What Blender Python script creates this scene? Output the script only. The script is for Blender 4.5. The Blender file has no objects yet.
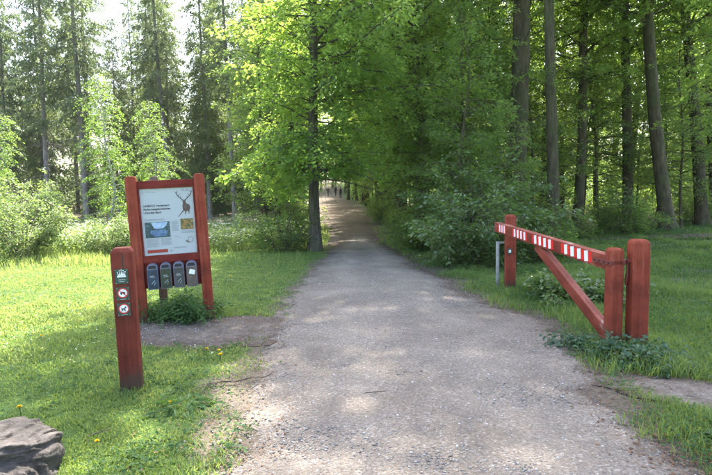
import bpy, bmesh, math
import numpy as np
from mathutils import Vector, Matrix, Euler
R = math.radians
SC = bpy.context.scene
COL = SC.collection

# ------------------------------------------------------------------ camera
cam_d = bpy.data.cameras.new('camera')
cam_d.sensor_width = 36.0
cam_d.lens = 36.0 * 554.0 / 712.0
cam_d.clip_end = 3000
cam_d.clip_start = 0.05
cam = bpy.data.objects.new('camera', cam_d)
COL.objects.link(cam)
cam.matrix_world = Matrix.Translation((0, 0, 1.6)) @ Matrix.Rotation(R(90 - 4.9), 4, 'X') @ Matrix.Rotation(R(-0.8), 4, 'Z')
SC.camera = cam

# ------------------------------------------------------------------ sky, sun
SUN_AZ, SUN_EL = 7.0, 53.0
w = bpy.data.worlds.new('World'); SC.world = w; w.use_nodes = True
nt = w.node_tree; bg = nt.nodes['Background']
sky = nt.nodes.new('ShaderNodeTexSky'); sky.sky_type = 'NISHITA'; sky.sun_disc = False
sky.sun_elevation = R(SUN_EL); sky.sun_rotation = R(SUN_AZ)
sky.air_density = 1.0; sky.dust_density = 3.0; sky.ozone_density = 1.0
nt.links.new(sky.outputs[0], bg.inputs[0]); bg.inputs[1].default_value = 0.15
sd = bpy.data.lights.new('sun', 'SUN'); sd.energy = 4.2; sd.angle = R(0.55); sd.color = (1.0, 0.95, 0.86)
sun = bpy.data.objects.new('sun', sd); COL.objects.link(sun)
sv = Vector((math.sin(R(SUN_AZ)) * math.cos(R(SUN_EL)), math.cos(R(SUN_AZ)) * math.cos(R(SUN_EL)), math.sin(R(SUN_EL))))
sun.rotation_euler = sv.to_track_quat('Z', 'Y').to_euler()
sun.location = sv * 60

SC.view_settings.view_transform = 'Standard'
SC.view_settings.look = 'None'
SC.view_settings.gamma = 1.0
SC.view_settings.exposure = 2.55
SC.cycles.use_denoising = True
SC.cycles.max_bounces = 7
SC.cycles.diffuse_bounces = 4
SC.cycles.transmission_bounces = 4
SC.cycles.glossy_bounces = 2
SC.cycles.caustics_reflective = False
SC.cycles.caustics_refractive = False
SC.cycles.sample_clamp_indirect = 8.0

# ------------------------------------------------------------------ helpers
def H(x, y):
    """terrain height"""
    x = np.asarray(x, float); y = np.asarray(y, float)
    def ss(a, b, t):
        t = np.clip((t - a) / (b - a), 0, 1); return t * t * (3 - 2 * t)
    h = -0.35 * ss(12, 32, y) + 0.55 * ss(42, 85, y)
    r = np.hypot(x, y)
    h = h + 5.5 * ss(92, 170, r) * ss(20, 60, y) + 0.12 * np.sin(x * 0.31 + 1.0) * np.sin(y * 0.27) * ss(12, 25, r)
    h = h + 0.6 * ss(12, 60, np.abs(x)) * np.where(y > 0, 1, 1)
    return h

def hash2(i, j, s):
    n = (i.astype(np.int64) * 374761393 + j.astype(np.int64) * 668265263 + s * 982451653) & 0xffffffff
    n = ((n ^ (n >> 13)) * 1274126177) & 0xffffffff
    return ((n ^ (n >> 16)) & 0xffff) / 65535.0

def vn(x, y, s=0):
    x = np.asarray(x, float); y = np.asarray(y, float)
    i = np.floor(x); j = np.floor(y); fx = x - i; fy = y - j
    fx = fx * fx * (3 - 2 * fx); fy = fy * fy * (3 - 2 * fy)
    a = hash2(i, j, s); b = hash2(i + 1, j, s); c = hash2(i, j + 1, s); d = hash2(i + 1, j + 1, s)
    return (a * (1 - fx) + b * fx) * (1 - fy) + (c * (1 - fx) + d * fx) * fy

def fbm(x, y, s=0, o=4):
    t = 0; a = 0.5; n = 0
    for k in range(o):
        t = t + a * vn(np.asarray(x) * 2 ** k, np.asarray(y) * 2 ** k, s + k); n += a; a *= 0.5
    return t / n

def np_mesh(name, V, T=None, Q=None, mats=(), attrs=None, smooth=False, mi=None):
    V = np.asarray(V, np.float32)
    nT = 0 if T is None else len(T); nQ = 0 if Q is None else len(Q)
    me = bpy.data.meshes.new(name)
    me.vertices.add(len(V)); me.vertices.foreach_set('co', V.ravel())
    loops = []
    if nT: loops.append(np.asarray(T, np.int32).ravel())
    if nQ: loops.append(np.asarray(Q, np.int32).ravel())
    L = np.concatenate(loops)
    me.loops.add(len(L)); me.loops.foreach_set('vertex_index', L)
    starts = np.concatenate([np.arange(nT) * 3, nT * 3 + np.arange(nQ) * 4]).astype(np.int32)
    me.polygons.add(nT + nQ); me.polygons.foreach_set('loop_start', starts)
    if smooth: me.polygons.foreach_set('use_smooth', np.ones(nT + nQ, bool))
    if mi is not None: me.polygons.foreach_set('material_index', np.asarray(mi, np.int32))
    for k, v in (attrs or {}).items():
        a = me.attributes.new(k, 'FLOAT', 'POINT'); a.data.foreach_set('value', np.asarray(v, np.float32))
    for m in (mats if isinstance(mats, (list, tuple)) else [mats]): me.materials.append(m)
    me.update(calc_edges=True)
    return me

def obj(name, me, parent=None, **props):
    o = bpy.data.objects.new(name, me); COL.objects.link(o)
    if parent is not None: o.parent = parent
    for k, v in props.items(): o[k] = v
    return o

def thing(name, loc, label, cat, group=None, rot=(0, 0, 0), scale=None):
    o = bpy.data.objects.new(name, None); COL.objects.link(o)
    o.empty_display_size = 0.2
    o.location = loc; o.rotation_euler = rot
    if scale is not None: o.scale = (scale,) * 3 if np.isscalar(scale) else scale
    o['label'] = label; o['category'] = cat
    if group: o['group'] = group
    return o

class MB:
    """collects simple solids into one bmesh"""
    def __init__(s): s.bm = bmesh.new()
    def box(s, c, d, rot=None, bevel=0.0, seg=2, taper=None):
        r = bmesh.ops.create_cube(s.bm, size=1.0)
        vs = r['verts']
        for v in vs:
            v.co = Vector((v.co.x * d[0], v.co.y * d[1], v.co.z * d[2]))
            if taper and v.co.z > 0: v.co.x *= taper; v.co.y *= taper
        if bevel:
            es = list({e for v in vs for e in v.link_edges})
            rb = bmesh.ops.bevel(s.bm, geom=es, offset=bevel, segments=seg, profile=0.6, affect='EDGES')
            vs = list({v for f in rb['faces'] for v in f.verts} | {v for v in vs if v.is_valid})
        M = Matrix.Translation(c) @ (rot.to_matrix().to_4x4() if rot is not None else Matrix())
        for v in vs: v.co = M @ v.co
        return s
    def prism(s, pts, axis='y', a=0.0, b=1.0):
        """polygon pts (2D) extruded; axis y: pts are (x,z)"""
        def mk(p, t):
            return (p[0], t, p[1]) if axis == 'y' else ((t, p[0], p[1]) if axis == 'x' else (p[0], p[1], t))
        A = [s.bm.verts.new(mk(p, a)) for p in pts]; B = [s.bm.verts.new(mk(p, b)) for p in pts]
        n = len(pts)
        s.bm.faces.new(A); s.bm.faces.new(B[::-1])
        for i in range(n): s.bm.faces.new((A[i], B[i], B[(i + 1) % n], A[(i + 1) % n]))
        return s
    def tube(s, pts, rad, sides=8):
        V, Q = tube_np(np.array(pts, float), np.array(rad if np.ndim(rad) else [rad] * len(pts), float), sides)
        vs = [s.bm.verts.new(v) for v in V]
        for q in Q: s.bm.faces.new([vs[i] for i in q])
        s.bm.faces.new(vs[:sides]); s.bm.faces.new(vs[-sides:][::-1])
        return s
    def build(s, name, mat, parent=None, smooth=False, **props):
        bmesh.ops.recalc_face_normals(s.bm, faces=s.bm.faces[:])
        me = bpy.data.meshes.new(name); s.bm.to_mesh(me); s.bm.free()
        for m in (mat if isinstance(mat, (list, tuple)) else [mat]): me.materials.append(m)
        if smooth:
            me.polygons.foreach_set('use_smooth', np.ones(len(me.polygons), bool))
            me.set_sharp_from_angle(angle=R(40))
        return obj(name, me, parent, **props)

def tube_np(P, rad, sides=6):
    n = len(P)
    T = np.gradient(P, axis=0); T /= np.linalg.norm(T, axis=1)[:, None] + 1e-9
    ref = np.where(np.abs(T[:, 2:3]) > 0.9, np.array([[1., 0, 0]]), np.array([[0, 0, 1.]]))
    A = np.cross(T, ref); A /= np.linalg.norm(A, axis=1)[:, None]
    for k in range(1, n):
        a = A[k - 1] - T[k] * (A[k - 1] @ T[k]); A[k] = a / (np.linalg.norm(a) + 1e-9)
    B = np.cross(T, A)
    th = np.arange(sides) * 2 * np.pi / sides
    V = P[:, None, :] + rad[:, None, None] * (np.cos(th)[None, :, None] * A[:, None, :] + np.sin(th)[None, :, None] * B[:, None, :])
    idx = np.arange(n * sides).reshape(n, sides)
    Q = np.stack([idx[:-1], np.roll(idx[:-1], -1, 1), np.roll(idx[1:], -1, 1), idx[1:]], -1).reshape(-1, 4)
    return V.reshape(-1, 3), Q

# ------------------------------------------------------------------ materials
def new_mat(name):
    m = bpy.data.materials.new(name); m.use_nodes = True
    nt = m.node_tree; b = nt.nodes['Principled BSDF']
    return m, nt, b

def N(nt, t, **kw):
    n = nt.nodes.new(t)
    for k, v in kw.items():
        if k == 'inp':
            for a, c in v.items(): n.inputs[a].default_value = c
        else: setattr(n, k, v)
    return n

def ramp(nt, src, stops):
    r = nt.nodes.new('ShaderNodeValToRGB')
    cr = r.color_ramp
    while len(cr.elements) < len(stops): cr.elements.new(0.5)
    for e, (p, c) in zip(cr.elements, stops):
        e.position = p; e.color = (*c, 1) if len(c) == 3 else c
    nt.links.new(src, r.inputs[0]); return r

def bump(nt, b, h, strength=0.5, dist=0.01):
    n = nt.nodes.new('ShaderNodeBump'); n.inputs['Strength'].default_value = strength; n.inputs['Distance'].default_value = dist
    nt.links.new(h, n.inputs['Height']); nt.links.new(n.outputs[0], b.inputs['Normal']); return n

def leaf_mat(name, c0, c1, t0, t1, trans=0.5, rough=0.45, spec=0.35, objvar=0.06):
    m, nt, b = new_mat(name)
    at = N(nt, 'ShaderNodeAttribute', attribute_name='tint')
    oi = N(nt, 'ShaderNodeObjectInfo')
    ad = N(nt, 'ShaderNodeMath', operation='MULTIPLY_ADD', inp={1: objvar * 3, 2: -objvar * 1.5})
    nt.links.new(oi.outputs['Random'], ad.inputs[0])
    su = N(nt, 'ShaderNodeMath', operation='ADD'); su.use_clamp = True
    nt.links.new(at.outputs['Fac'], su.inputs[0]); nt.links.new(ad.outputs[0], su.inputs[1])
    r0 = ramp(nt, su.outputs[0], [(0.0, c0), (1.0, c1)])
    r1 = ramp(nt, su.outputs[0], [(0.0, t0), (1.0, t1)])
    nt.links.new(r0.outputs[0], b.inputs['Base Color'])
    b.inputs['Roughness'].default_value = rough
    b.inputs['Specular IOR Level'].default_value = spec
    tr = nt.nodes.new('ShaderNodeBsdfTranslucent'); nt.links.new(r1.outputs[0], tr.inputs[0])
    mx = nt.nodes.new('ShaderNodeMixShader'); mx.inputs[0].default_value = trans
    nt.links.new(b.outputs[0], mx.inputs[1]); nt.links.new(tr.outputs[0], mx.inputs[2])
    nt.links.new(mx.outputs[0], nt.nodes['Material Output'].inputs[0])
    return m

def bark_mat(name, c0, c1, c2, sx=14, sz=2.2, bs=0.6, moss=0.0):
    m, nt, b = new_mat(name)
    tc = N(nt, 'ShaderNodeTexCoord'); mp = N(nt, 'ShaderNodeMapping', inp={'Scale': (sx, sx, sz)})
    nt.links.new(tc.outputs['Object'], mp.inputs[0])
    n1 = N(nt, 'ShaderNodeTexNoise', inp={'Scale': 1.0, 'Detail': 8.0, 'Roughness': 0.65})
    nt.links.new(mp.outputs[0], n1.inputs[0])
    n2 = N(nt, 'ShaderNodeTexNoise', inp={'Scale': 1.7, 'Detail': 4.0})
    nt.links.new(tc.outputs['Object'], n2.inputs[0])
    r = ramp(nt, n1.outputs[0], [(0.3, c0), (0.5, c1), (0.72, c2)])
    mix = N(nt, 'ShaderNodeMix', data_type='RGBA'); mix.inputs['B'].default_value = (0.06, 0.075, 0.025, 1)
    mm = N(nt, 'ShaderNodeMapRange', inp={1: 0.45, 2: 0.7, 3: 0.0, 4: moss}); nt.links.new(n2.outputs[0], mm.inputs[0])
    nt.links.new(mm.outputs[0], mix.inputs['Factor']); nt.links.new(r.outputs[0], mix.inputs['A'])
    nt.links.new(mix.outputs['Result'], b.inputs['Base Color'])
    b.inputs['Roughness'].default_value = 0.9; b.inputs['Specular IOR Level'].default_value = 0.2
    bump(nt, b, n1.outputs[0], bs, 0.02)
    return m

def plain(name, c, rough=0.6, spec=0.4, metal=0.0, var=0.15, scale=20):
    m, nt, b = new_mat(name)
    n = N(nt, 'ShaderNodeTexNoise', inp={'Scale': scale, 'Detail': 4.0})
    tc = N(nt, 'ShaderNodeTexCoord'); nt.links.new(tc.outputs['Object'], n.inputs[0])
    r = ramp(nt, n.outputs[0], [(0.3, tuple(v * (1 - var) for v in c)), (0.7, tuple(min(1, v * (1 + var)) for v in c))])
    nt.links.new(r.outputs[0], b.inputs['Base Color'])
    b.inputs['Roughness'].default_value = rough; b.inputs['Specular IOR Level'].default_value = spec
    b.inputs['Metallic'].default_value = metal
    return m

def paint_wood(name, c, worn=(0.20, 0.15, 0.11), wear=0.5, axis='z', dirt=True, lean=0):
    """painted timber: long grain, scuffs to bare wood, dirt and algae at the foot"""
    m, nt, b = new_mat(name)
    tc = N(nt, 'ShaderNodeTexCoord')
    s = {'z': (28, 28, 1.6), 'x': (1.6, 28, 28), 'y': (28, 1.6, 28)}[axis]
    mp = N(nt, 'ShaderNodeMapping', inp={'Scale': s}); nt.links.new(tc.outputs['Object'], mp.inputs[0])
    g = N(nt, 'ShaderNodeTexNoise', inp={'Scale': 1.0, 'Detail': 7.0, 'Roughness': 0.7}); nt.links.new(mp.outputs[0], g.inputs[0])
    n2 = N(nt, 'ShaderNodeTexNoise', inp={'Scale': 4.0, 'Detail': 5.0, 'Roughness': 0.6}); nt.links.new(tc.outputs['Object'], n2.inputs[0])
    r = ramp(nt, g.outputs[0], [(0.25, tuple(v * 0.62 for v in c)), (0.5, c), (0.8, tuple(min(1, v * 1.35 + 0.015) for v in c))])
    mul = N(nt, 'ShaderNodeMath', operation='MULTIPLY'); nt.links.new(g.outputs[0], mul.inputs[0]); nt.links.new(n2.outputs[0], mul.inputs[1])
    wr = N(nt, 'ShaderNodeMapRange', inp={1: 0.33, 2: 0.41, 3: 0.0, 4: wear}); nt.links.new(mul.outputs[0], wr.inputs[0])
    mx = N(nt, 'ShaderNodeMix', data_type='RGBA'); nt.links.new(wr.outputs[0], mx.inputs['Factor'])
    nt.links.new(r.outputs[0], mx.inputs['A']); mx.inputs['B'].default_value = (*worn, 1)
    # faded and grimy areas, hair cracks along the grain
    n5 = N(nt, 'ShaderNodeTexNoise', inp={'Scale': 2.3, 'Detail': 6.0, 'Roughness': 0.65}); nt.links.new(tc.outputs['Object'], n5.inputs[0])
    fd = ramp(nt, n5.outputs[0], [(0.32, (0.55, 0.55, 0.58)), (0.52, (1.0, 1.0, 1.0)), (0.7, (1.25, 1.55, 1.6))])
    ml = N(nt, 'ShaderNodeMix', data_type='RGBA', blend_type='MULTIPLY', inp={'Factor': 1.0})
    nt.links.new(mx.outputs['Result'], ml.inputs['A']); nt.links.new(fd.outputs[0], ml.inputs['B'])
    mpc = N(nt, 'ShaderNodeMapping', inp={'Scale': tuple(v * (1.7 if v > 5 else .55) for v in s)}); nt.links.new(tc.outputs['Object'], mpc.inputs[0])
    n6 = N(nt, 'ShaderNodeTexNoise', inp={'Scale': 1.0, 'Detail': 3.0, 'Distortion': 0.4}); nt.links.new(mpc.outputs[0], n6.inputs[0])
    ck = ramp(nt, n6.outputs[0], [(0.485, (1, 1, 1)), (0.5, (0.25, 0.22, 0.2)), (0.515, (1, 1, 1))])
    ckm = N(nt, 'ShaderNodeMapRange', inp={1: 0.48, 2: 0.6, 3: 0.0, 4: 0.8}); nt.links.new(n2.outputs[0], ckm.inputs[0])
    mk = N(nt, 'ShaderNodeMix', data_type='RGBA', blend_type='MULTIPLY'); nt.links.new(ckm.outputs[0], mk.inputs['Factor'])
    nt.links.new(ml.outputs['Result'], mk.inputs['A']); nt.links.new(ck.outputs[0], mk.inputs['B'])
    out = mk.outputs['Result']
    if dirt:
        sep = N(nt, 'ShaderNodeSeparateXYZ'); nt.links.new(tc.outputs['Object'], sep.inputs[0])
        ds = N(nt, 'ShaderNodeMath', operation='MULTIPLY_ADD', inp={1: 0.55, 2: -0.22}); nt.links.new(n2.outputs[0], ds.inputs[0])
        sb = N(nt, 'ShaderNodeMath', operation='SUBTRACT'); nt.links.new(sep.outputs[2], sb.inputs[0]); nt.links.new(ds.outputs[0], sb.inputs[1])
        dr = N(nt, 'ShaderNodeMapRange', inp={1: 0.02, 2: 0.2, 3: 0.8, 4: 0.0}); nt.links.new(sb.outputs[0], dr.inputs[0])
        m2 = N(nt, 'ShaderNodeMix', data_type='RGBA'); nt.links.new(dr.outputs[0], m2.inputs['Factor'])
        nt.links.new(out, m2.inputs['A']); m2.inputs['B'].default_value = (0.055, 0.045, 0.03, 1)
        out = m2.outputs['Result']
    nt.links.new(out, b.inputs['Base Color'])
    b.inputs['Roughness'].default_value = 0.7; b.inputs['Specular IOR Level'].default_value = 0.15
    bump(nt, b, g.outputs[0], 0.35, 0.004)
    return m

M = {}
M['beech'] = leaf_mat('beech_leaf', (0.05, 0.095, 0.022), (0.095, 0.155, 0.04), (0.28, 0.46, 0.045), (0.50, 0.64, 0.11), 0.58)
M['oak'] = leaf_mat('oak_leaf', (0.062, 0.125, 0.026), (0.115, 0.19, 0.045), (0.33, 0.54, 0.05), (0.56, 0.70, 0.13), 0.58)
M['under'] = leaf_mat('understory_leaf', (0.055, 0.10, 0.028), (0.105, 0.165, 0.052), (0.25, 0.42, 0.05), (0.45, 0.58, 0.11), 0.55, 0.34, 0.55)
M['gloss'] = leaf_mat('glossy_shrub_leaf', (0.07, 0.12, 0.035), (0.16, 0.215, 0.085), (0.18, 0.31, 0.04), (0.32, 0.45, 0.08), 0.36, 0.26, 0.7)
M['birch'] = leaf_mat('birch_leaf', (0.09, 0.17, 0.03), (0.15, 0.24, 0.05), (0.26, 0.44, 0.05), (0.36, 0.52, 0.09), 0.45)
M['shrub'] = leaf_mat('pale_shrub_leaf', (0.11, 0.17, 0.05), (0.19, 0.26, 0.09), (0.24, 0.36, 0.07), (0.36, 0.46, 0.13), 0.42)
M['spruce'] = leaf_mat('spruce_needle', (0.048, 0.078, 0.038), (0.115, 0.155, 0.07), (0.15, 0.23, 0.075), (0.32, 0.40, 0.14), 0.42, 0.5, 0.35)
M['larch'] = leaf_mat('light_needle', (0.09, 0.125, 0.04), (0.16, 0.19, 0.08), (0.18, 0.25, 0.06), (0.28, 0.36, 0.11), 0.4, 0.5, 0.3)
M['grass'] = leaf_mat('grass_blade', (0.085, 0.155, 0.036), (0.20, 0.265, 0.085), (0.23, 0.36, 0.05), (0.46, 0.52, 0.13), 0.47, 0.45, 0.3)
M['herb'] = leaf_mat('herb_leaf', (0.035, 0.085, 0.028), (0.08, 0.15, 0.045), (0.10, 0.22, 0.03), (0.18, 0.32, 0.05), 0.35, 0.6, 0.18)
M['nettle'] = leaf_mat('bluish_leaf', (0.035, 0.08, 0.04), (0.08, 0.14, 0.075), (0.04, 0.12, 0.03), (0.08, 0.2, 0.05), 0.25, 0.5, 0.3)
M['litter'] = leaf_mat('dead_leaf', (0.09, 0.05, 0.028), (0.22, 0.13, 0.075), (0.1, 0.05, 0.02), (0.16, 0.09, 0.04), 0.15, 0.7, 0.2)
M['white_flower'] = plain('white_petal', (0.62, 0.64, 0.55), 0.6)
M['yellow_flower'] = plain('yellow_petal', (0.85, 0.60, 0.01), 0.6)
M['beech_bark'] = bark_mat('beech_bark', (0.037, 0.030, 0.016), (0.08, 0.064, 0.036), (0.135, 0.11, 0.067), 9, 2.5, 0.9, 0.7)
M['oak_bark'] = bark_mat('oak_bark', (0.03, 0.026, 0.02), (0.085, 0.072, 0.052), (0.15, 0.13, 0.10), 16, 2.0, 0.9, 0.4)
M['spruce_bark'] = bark_mat('spruce_bark', (0.09, 0.078, 0.068), (0.20, 0.175, 0.155), (0.32, 0.29, 0.26), 10, 4.0, 0.7, 0.15)
M['birch_bark'] = bark_mat('birch_bark', (0.12, 0.11, 0.10), (0.38, 0.36, 0.33), (0.6, 0.58, 0.55), 3, 16, 0.3, 0.1)
M['twig_bark'] = plain('dead_twig', (0.11, 0.085, 0.06), 0.9, 0.2)
RED = (0.245, 0.046, 0.023)
M['red_post'] = paint_wood('red_painted_timber', RED, wear=0.45)
M['red_beam'] = paint_wood('red_painted_beam', (0.225, 0.044, 0.024), worn=(0.34, 0.26, 0.21), wear=0.75, axis='y', dirt=False)
M['beam_top'] = paint_wood('weathered_beam_top', (0.30, 0.09, 0.06), worn=(0.52, 0.44, 0.38), wear=0.95, axis='y', dirt=False)
M['red_rail'] = paint_wood('red_painted_rail', (0.165, 0.024, 0.015), wear=0.35, axis='x', dirt=False)
M['iron'] = plain('dark_red_ironwork', (0.16, 0.03, 0.02), 0.55, 0.5, 0.2)
M['steel'] = plain('galvanised_steel', (0.36, 0.36, 0.35), 0.5, 0.5, 0.5, 0.25, 12)
M['poster'] = plain('poster_paper', (0.41, 0.43, 0.425), 0.35, 0.4, 0, 0.03, 3)
M['ink'] = plain('black_ink', (0.02, 0.02, 0.022), 0.5)
M['greyink'] = plain('grey_ink', (0.33, 0.34, 0.35), 0.5)
M['lightink'] = plain('pale_ink', (0.27, 0.29, 0.31), 0.5)
M['redink'] = plain('red_print', (0.30, 0.04, 0.025), 0.5)
M['plate'] = plain('dark_green_plate', (0.018, 0.05, 0.032), 0.4, 0.5)
M['white'] = plain('white_print', (0.75, 0.76, 0.74), 0.45)
M['redring'] = plain('red_ring_print', (0.55, 0.03, 0.03), 0.45)
M['refl_red'] = plain('reflective_red', (0.72, 0.02, 0.018), 0.3, 0.6, 0, 0.08)
M['refl_white'] = plain('reflective_white', (0.85, 0.85, 0.86), 0.3, 0.6, 0, 0.04)
M['box_plastic'] = plain('grey_violet_plastic', (0.135, 0.135, 0.185), 0.4, 0.5, 0, 0.1)
M['leaf_blue'] = plain('leaflet_blue', (0.025, 0.045, 0.07), 0.3, 0.6, 0, 0.4, 14)
M['leaf_green'] = plain('leaflet_green', (0.03, 0.045, 0.025), 0.3, 0.6, 0, 0.4, 14)
M['leaf_grey'] = plain('leaflet_grey', (0.05, 0.055, 0.055), 0.3, 0.6, 0, 0.4, 14)
M['leaf_brown'] = plain('leaflet_brown', (0.10, 0.075, 0.06), 0.3, 0.6, 0, 0.4, 14)
M['old_wood'] = paint_wood('weathered_timber', (0.16, 0.10, 0.065), wear=0.5)

def picture_mat(name, stops, scale, dist=1.5):
    m, nt, b = new_mat(name)
    tc = N(nt, 'ShaderNodeTexCoord')
    n = N(nt, 'ShaderNodeTexNoise', inp={'Scale': scale, 'Detail': 6.0, 'Distortion': dist}); nt.links.new(tc.outputs['Object'], n.inputs[0])
    r = ramp(nt, n.outputs[0], stops); nt.links.new(r.outputs[0], b.inputs['Base Color']); b.inputs['Roughness'].default_value = 0.35
    return m
M['pic_lake'] = picture_mat('print_foliage', [(0.3, (0.012, 0.03, 0.035)), (0.5, (0.03, 0.07, 0.07)), (0.7, (0.10, 0.16, 0.16))], 22)
M['pic_water'] = picture_mat('print_water', [(0.3, (0.05, 0.10, 0.19)), (0.7, (0.13, 0.22, 0.36))], 30)
M['pic_sky'] = picture_mat('print_sky', [(0.3, (0.25, 0.36, 0.50)), (0.7, (0.42, 0.53, 0.62))], 12)
M['pic_paint'] = picture_mat('print_painting', [(0.3, (0.03, 0.05, 0.02)), (0.45, (0.10, 0.13, 0.03)), (0.55, (0.30, 0.12, 0.03)), (0.7, (0.35, 0.28, 0.10))], 40, 0.5)
M['fur'] = picture_mat('print_fur', [(0.3, (0.03, 0.02, 0.015)), (0.7, (0.14, 0.09, 0.07))], 40)

def ground_mat():
    m, nt, b = new_mat('soil_and_litter')
    tc = N(nt, 'ShaderNodeTexCoord')
    n1 = N(nt, 'ShaderNodeTexNoise', inp={'Scale': 0.7, 'Detail': 8.0, 'Roughness': 0.6}); nt.links.new(tc.outputs['Object'], n1.inputs[0])
    n2 = N(nt, 'ShaderNodeTexNoise', inp={'Scale': 30.0, 'Detail': 6.0, 'Roughness': 0.7}); nt.links.new(tc.outputs['Object'], n2.inputs[0])
    v = N(nt, 'ShaderNodeTexVoronoi', inp={'Scale': 24.0}); nt.links.new(tc.outputs['Object'], v.inputs[0])
    soil = ramp(nt, n2.outputs[0], [(0.3, (0.065, 0.052, 0.037)), (0.5, (0.125, 0.102, 0.076)), (0.7, (0.19, 0.16, 0.125))])
    grn = ramp(nt, n2.outputs[0], [(0.3, (0.035, 0.065, 0.015)), (0.55, (0.075, 0.125, 0.03)), (0.75, (0.12, 0.16, 0.05))])
    at = N(nt, 'ShaderNodeAttribute', attribute_name='green')
    a2 = N(nt, 'ShaderNodeMath', operation='ADD'); nt.links.new(at.outputs['Fac'], a2.inputs[0])
    sc = N(nt, 'ShaderNodeMath', operation='MULTIPLY_ADD', inp={1: 1.6, 2: -0.8}); nt.links.new(n1.outputs[0], sc.inputs[0])
    nt.links.new(sc.outputs[0], a2.inputs[1])
    mr = N(nt, 'ShaderNodeMapRange', inp={1: 0.3, 2: 0.7}); nt.links.new(a2.outputs[0], mr.inputs[0])
    mx = N(nt, 'ShaderNodeMix', data_type='RGBA'); nt.links.new(mr.outputs[0], mx.inputs['Factor'])
    nt.links.new(soil.outputs[0], mx.inputs['A']); nt.links.new(grn.outputs[0], mx.inputs['B'])
    nt.links.new(mx.outputs['Result'], b.inputs['Base Color']); b.inputs['Roughness'].default_value = 0.95
    b.inputs['Specular IOR Level'].default_value = 0.1
    bump(nt, b, n2.outputs[0], 0.8, 0.02)
    return m
M['ground'] = ground_mat()

def gravel_mat(name, base=1.0):
    m, nt, b = new_mat(name)
    tc = N(nt, 'ShaderNodeTexCoord')
    v = N(nt, 'ShaderNodeTexVoronoi', inp={'Scale': 75.0}); nt.links.new(tc.outputs['Object'], v.inputs[0])
    v2 = N(nt, 'ShaderNodeTexVoronoi', inp={'Scale': 32.0}); nt.links.new(tc.outputs['Object'], v2.inputs[0])
    n1 = N(nt, 'ShaderNodeTexNoise', inp={'Scale': 1.1, 'Detail': 8.0, 'Roughness': 0.65}); nt.links.new(tc.outputs['Object'], n1.inputs[0])
    n3 = N(nt, 'ShaderNodeTexNoise', inp={'Scale': 60.0, 'Detail': 5.0, 'Roughness': 0.7}); nt.links.new(tc.outputs['Object'], n3.inputs[0])
    sep = N(nt, 'ShaderNodeSeparateColor'); nt.links.new(v.outputs['Color'], sep.inputs[0])
    st = ramp(nt, sep.outputs[0], [(0.0, (0.13, 0.12, 0.115)), (0.45, (0.235, 0.215, 0.20)), (0.8, (0.31, 0.285, 0.26)), (1.0, (0.46, 0.44, 0.42))])
    fine = ramp(nt, n3.outputs[0], [(0.3, (0.13, 0.113, 0.098)), (0.52, (0.24, 0.212, 0.187)), (0.72, (0.34, 0.305, 0.27))])
    th = N(nt, 'ShaderNodeMapRange', inp={1: 0.42, 2: 0.6, 3: 0.75, 4: 0.15}); nt.links.new(v2.outputs['Distance'], th.inputs[0])
    mx = N(nt, 'ShaderNodeMix', data_type='RGBA'); nt.links.new(th.outputs[0], mx.inputs['Factor'])
    nt.links.new(fine.outputs[0], mx.inputs['A']); nt.links.new(st.outputs[0], mx.inputs['B'])
    # damp / dirt variation over metres
    dv = ramp(nt, n1.outputs[0], [(0.3, (0.71, 0.655, 0.585)), (0.7, (1.16, 1.085, 0.98))])
    mu = N(nt, 'ShaderNodeMix', data_type='RGBA', blend_type='MULTIPLY', inp={'Factor': 1.0})
    nt.links.new(mx.outputs['Result'], mu.inputs['A']); nt.links.new(dv.outputs[0], mu.inputs['B'])
    tk = N(nt, 'ShaderNodeAttribute', attribute_name='track')
    tm = ramp(nt, tk.outputs['Fac'], [(0.0, (0.94, 0.93, 0.92)), (1.0, (1.13, 1.12, 1.1))])
    mt = N(nt, 'ShaderNodeMix', data_type='RGBA', blend_type='MULTIPLY', inp={'Factor': 1.0})
    nt.links.new(mu.outputs['Result'], mt.inputs['A']); nt.links.new(tm.outputs[0], mt.inputs['B']); mu = mt
    # leaf litter and earth towards the verges and under the trees
    at = N(nt, 'ShaderNodeAttribute', attribute_name='litter')
    n4 = N(nt, 'ShaderNodeTexNoise', inp={'Scale': 6.0, 'Detail': 7.0, 'Roughness': 0.7}); nt.links.new(tc.outputs['Object'], n4.inputs[0])
    a2 = N(nt, 'ShaderNodeMath', operation='MULTIPLY_ADD', inp={1: 1.4, 2: -0.7}); nt.links.new(n4.outputs[0], a2.inputs[0])
    a3 = N(nt, 'ShaderNodeMath', operation='ADD'); nt.links.new(a2.outputs[0], a3.inputs[0]); nt.links.new(at.outputs['Fac'], a3.inputs[1])
    mr = N(nt, 'ShaderNodeMapRange', inp={1: 0.3, 2: 0.75, 3: 0.0, 4: 0.85}); nt.links.new(a3.outputs[0], mr.inputs[0])
    lit = ramp(nt, n3.outputs[0], [(0.3, (0.048, 0.031, 0.022)), (0.5, (0.092, 0.062, 0.044)), (0.72, (0.15, 0.105, 0.078))])
    m3 = N(nt, 'ShaderNodeMix', data_type='RGBA'); nt.links.new(mr.outputs[0], m3.inputs['Factor'])
    nt.links.new(mu.outputs['Result'], m3.inputs['A']); nt.links.new(lit.outputs[0], m3.inputs['B'])
    nt.links.new(m3.outputs['Result'], b.inputs['Base Color']); b.inputs['Roughness'].default_value = 0.9
    b.inputs['Specular IOR Level'].default_value = 0.2
    hh = N(nt, 'ShaderNodeMath', operation='SUBTRACT'); nt.links.new(n3.outputs[0], hh.inputs[0]); nt.links.new(v.outputs['Distance'], hh.inputs[1])
    bump(nt, b, hh.outputs[0], 0.9, 0.012)
    return m
M['gravel'] = gravel_mat('path_gravel')

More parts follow.
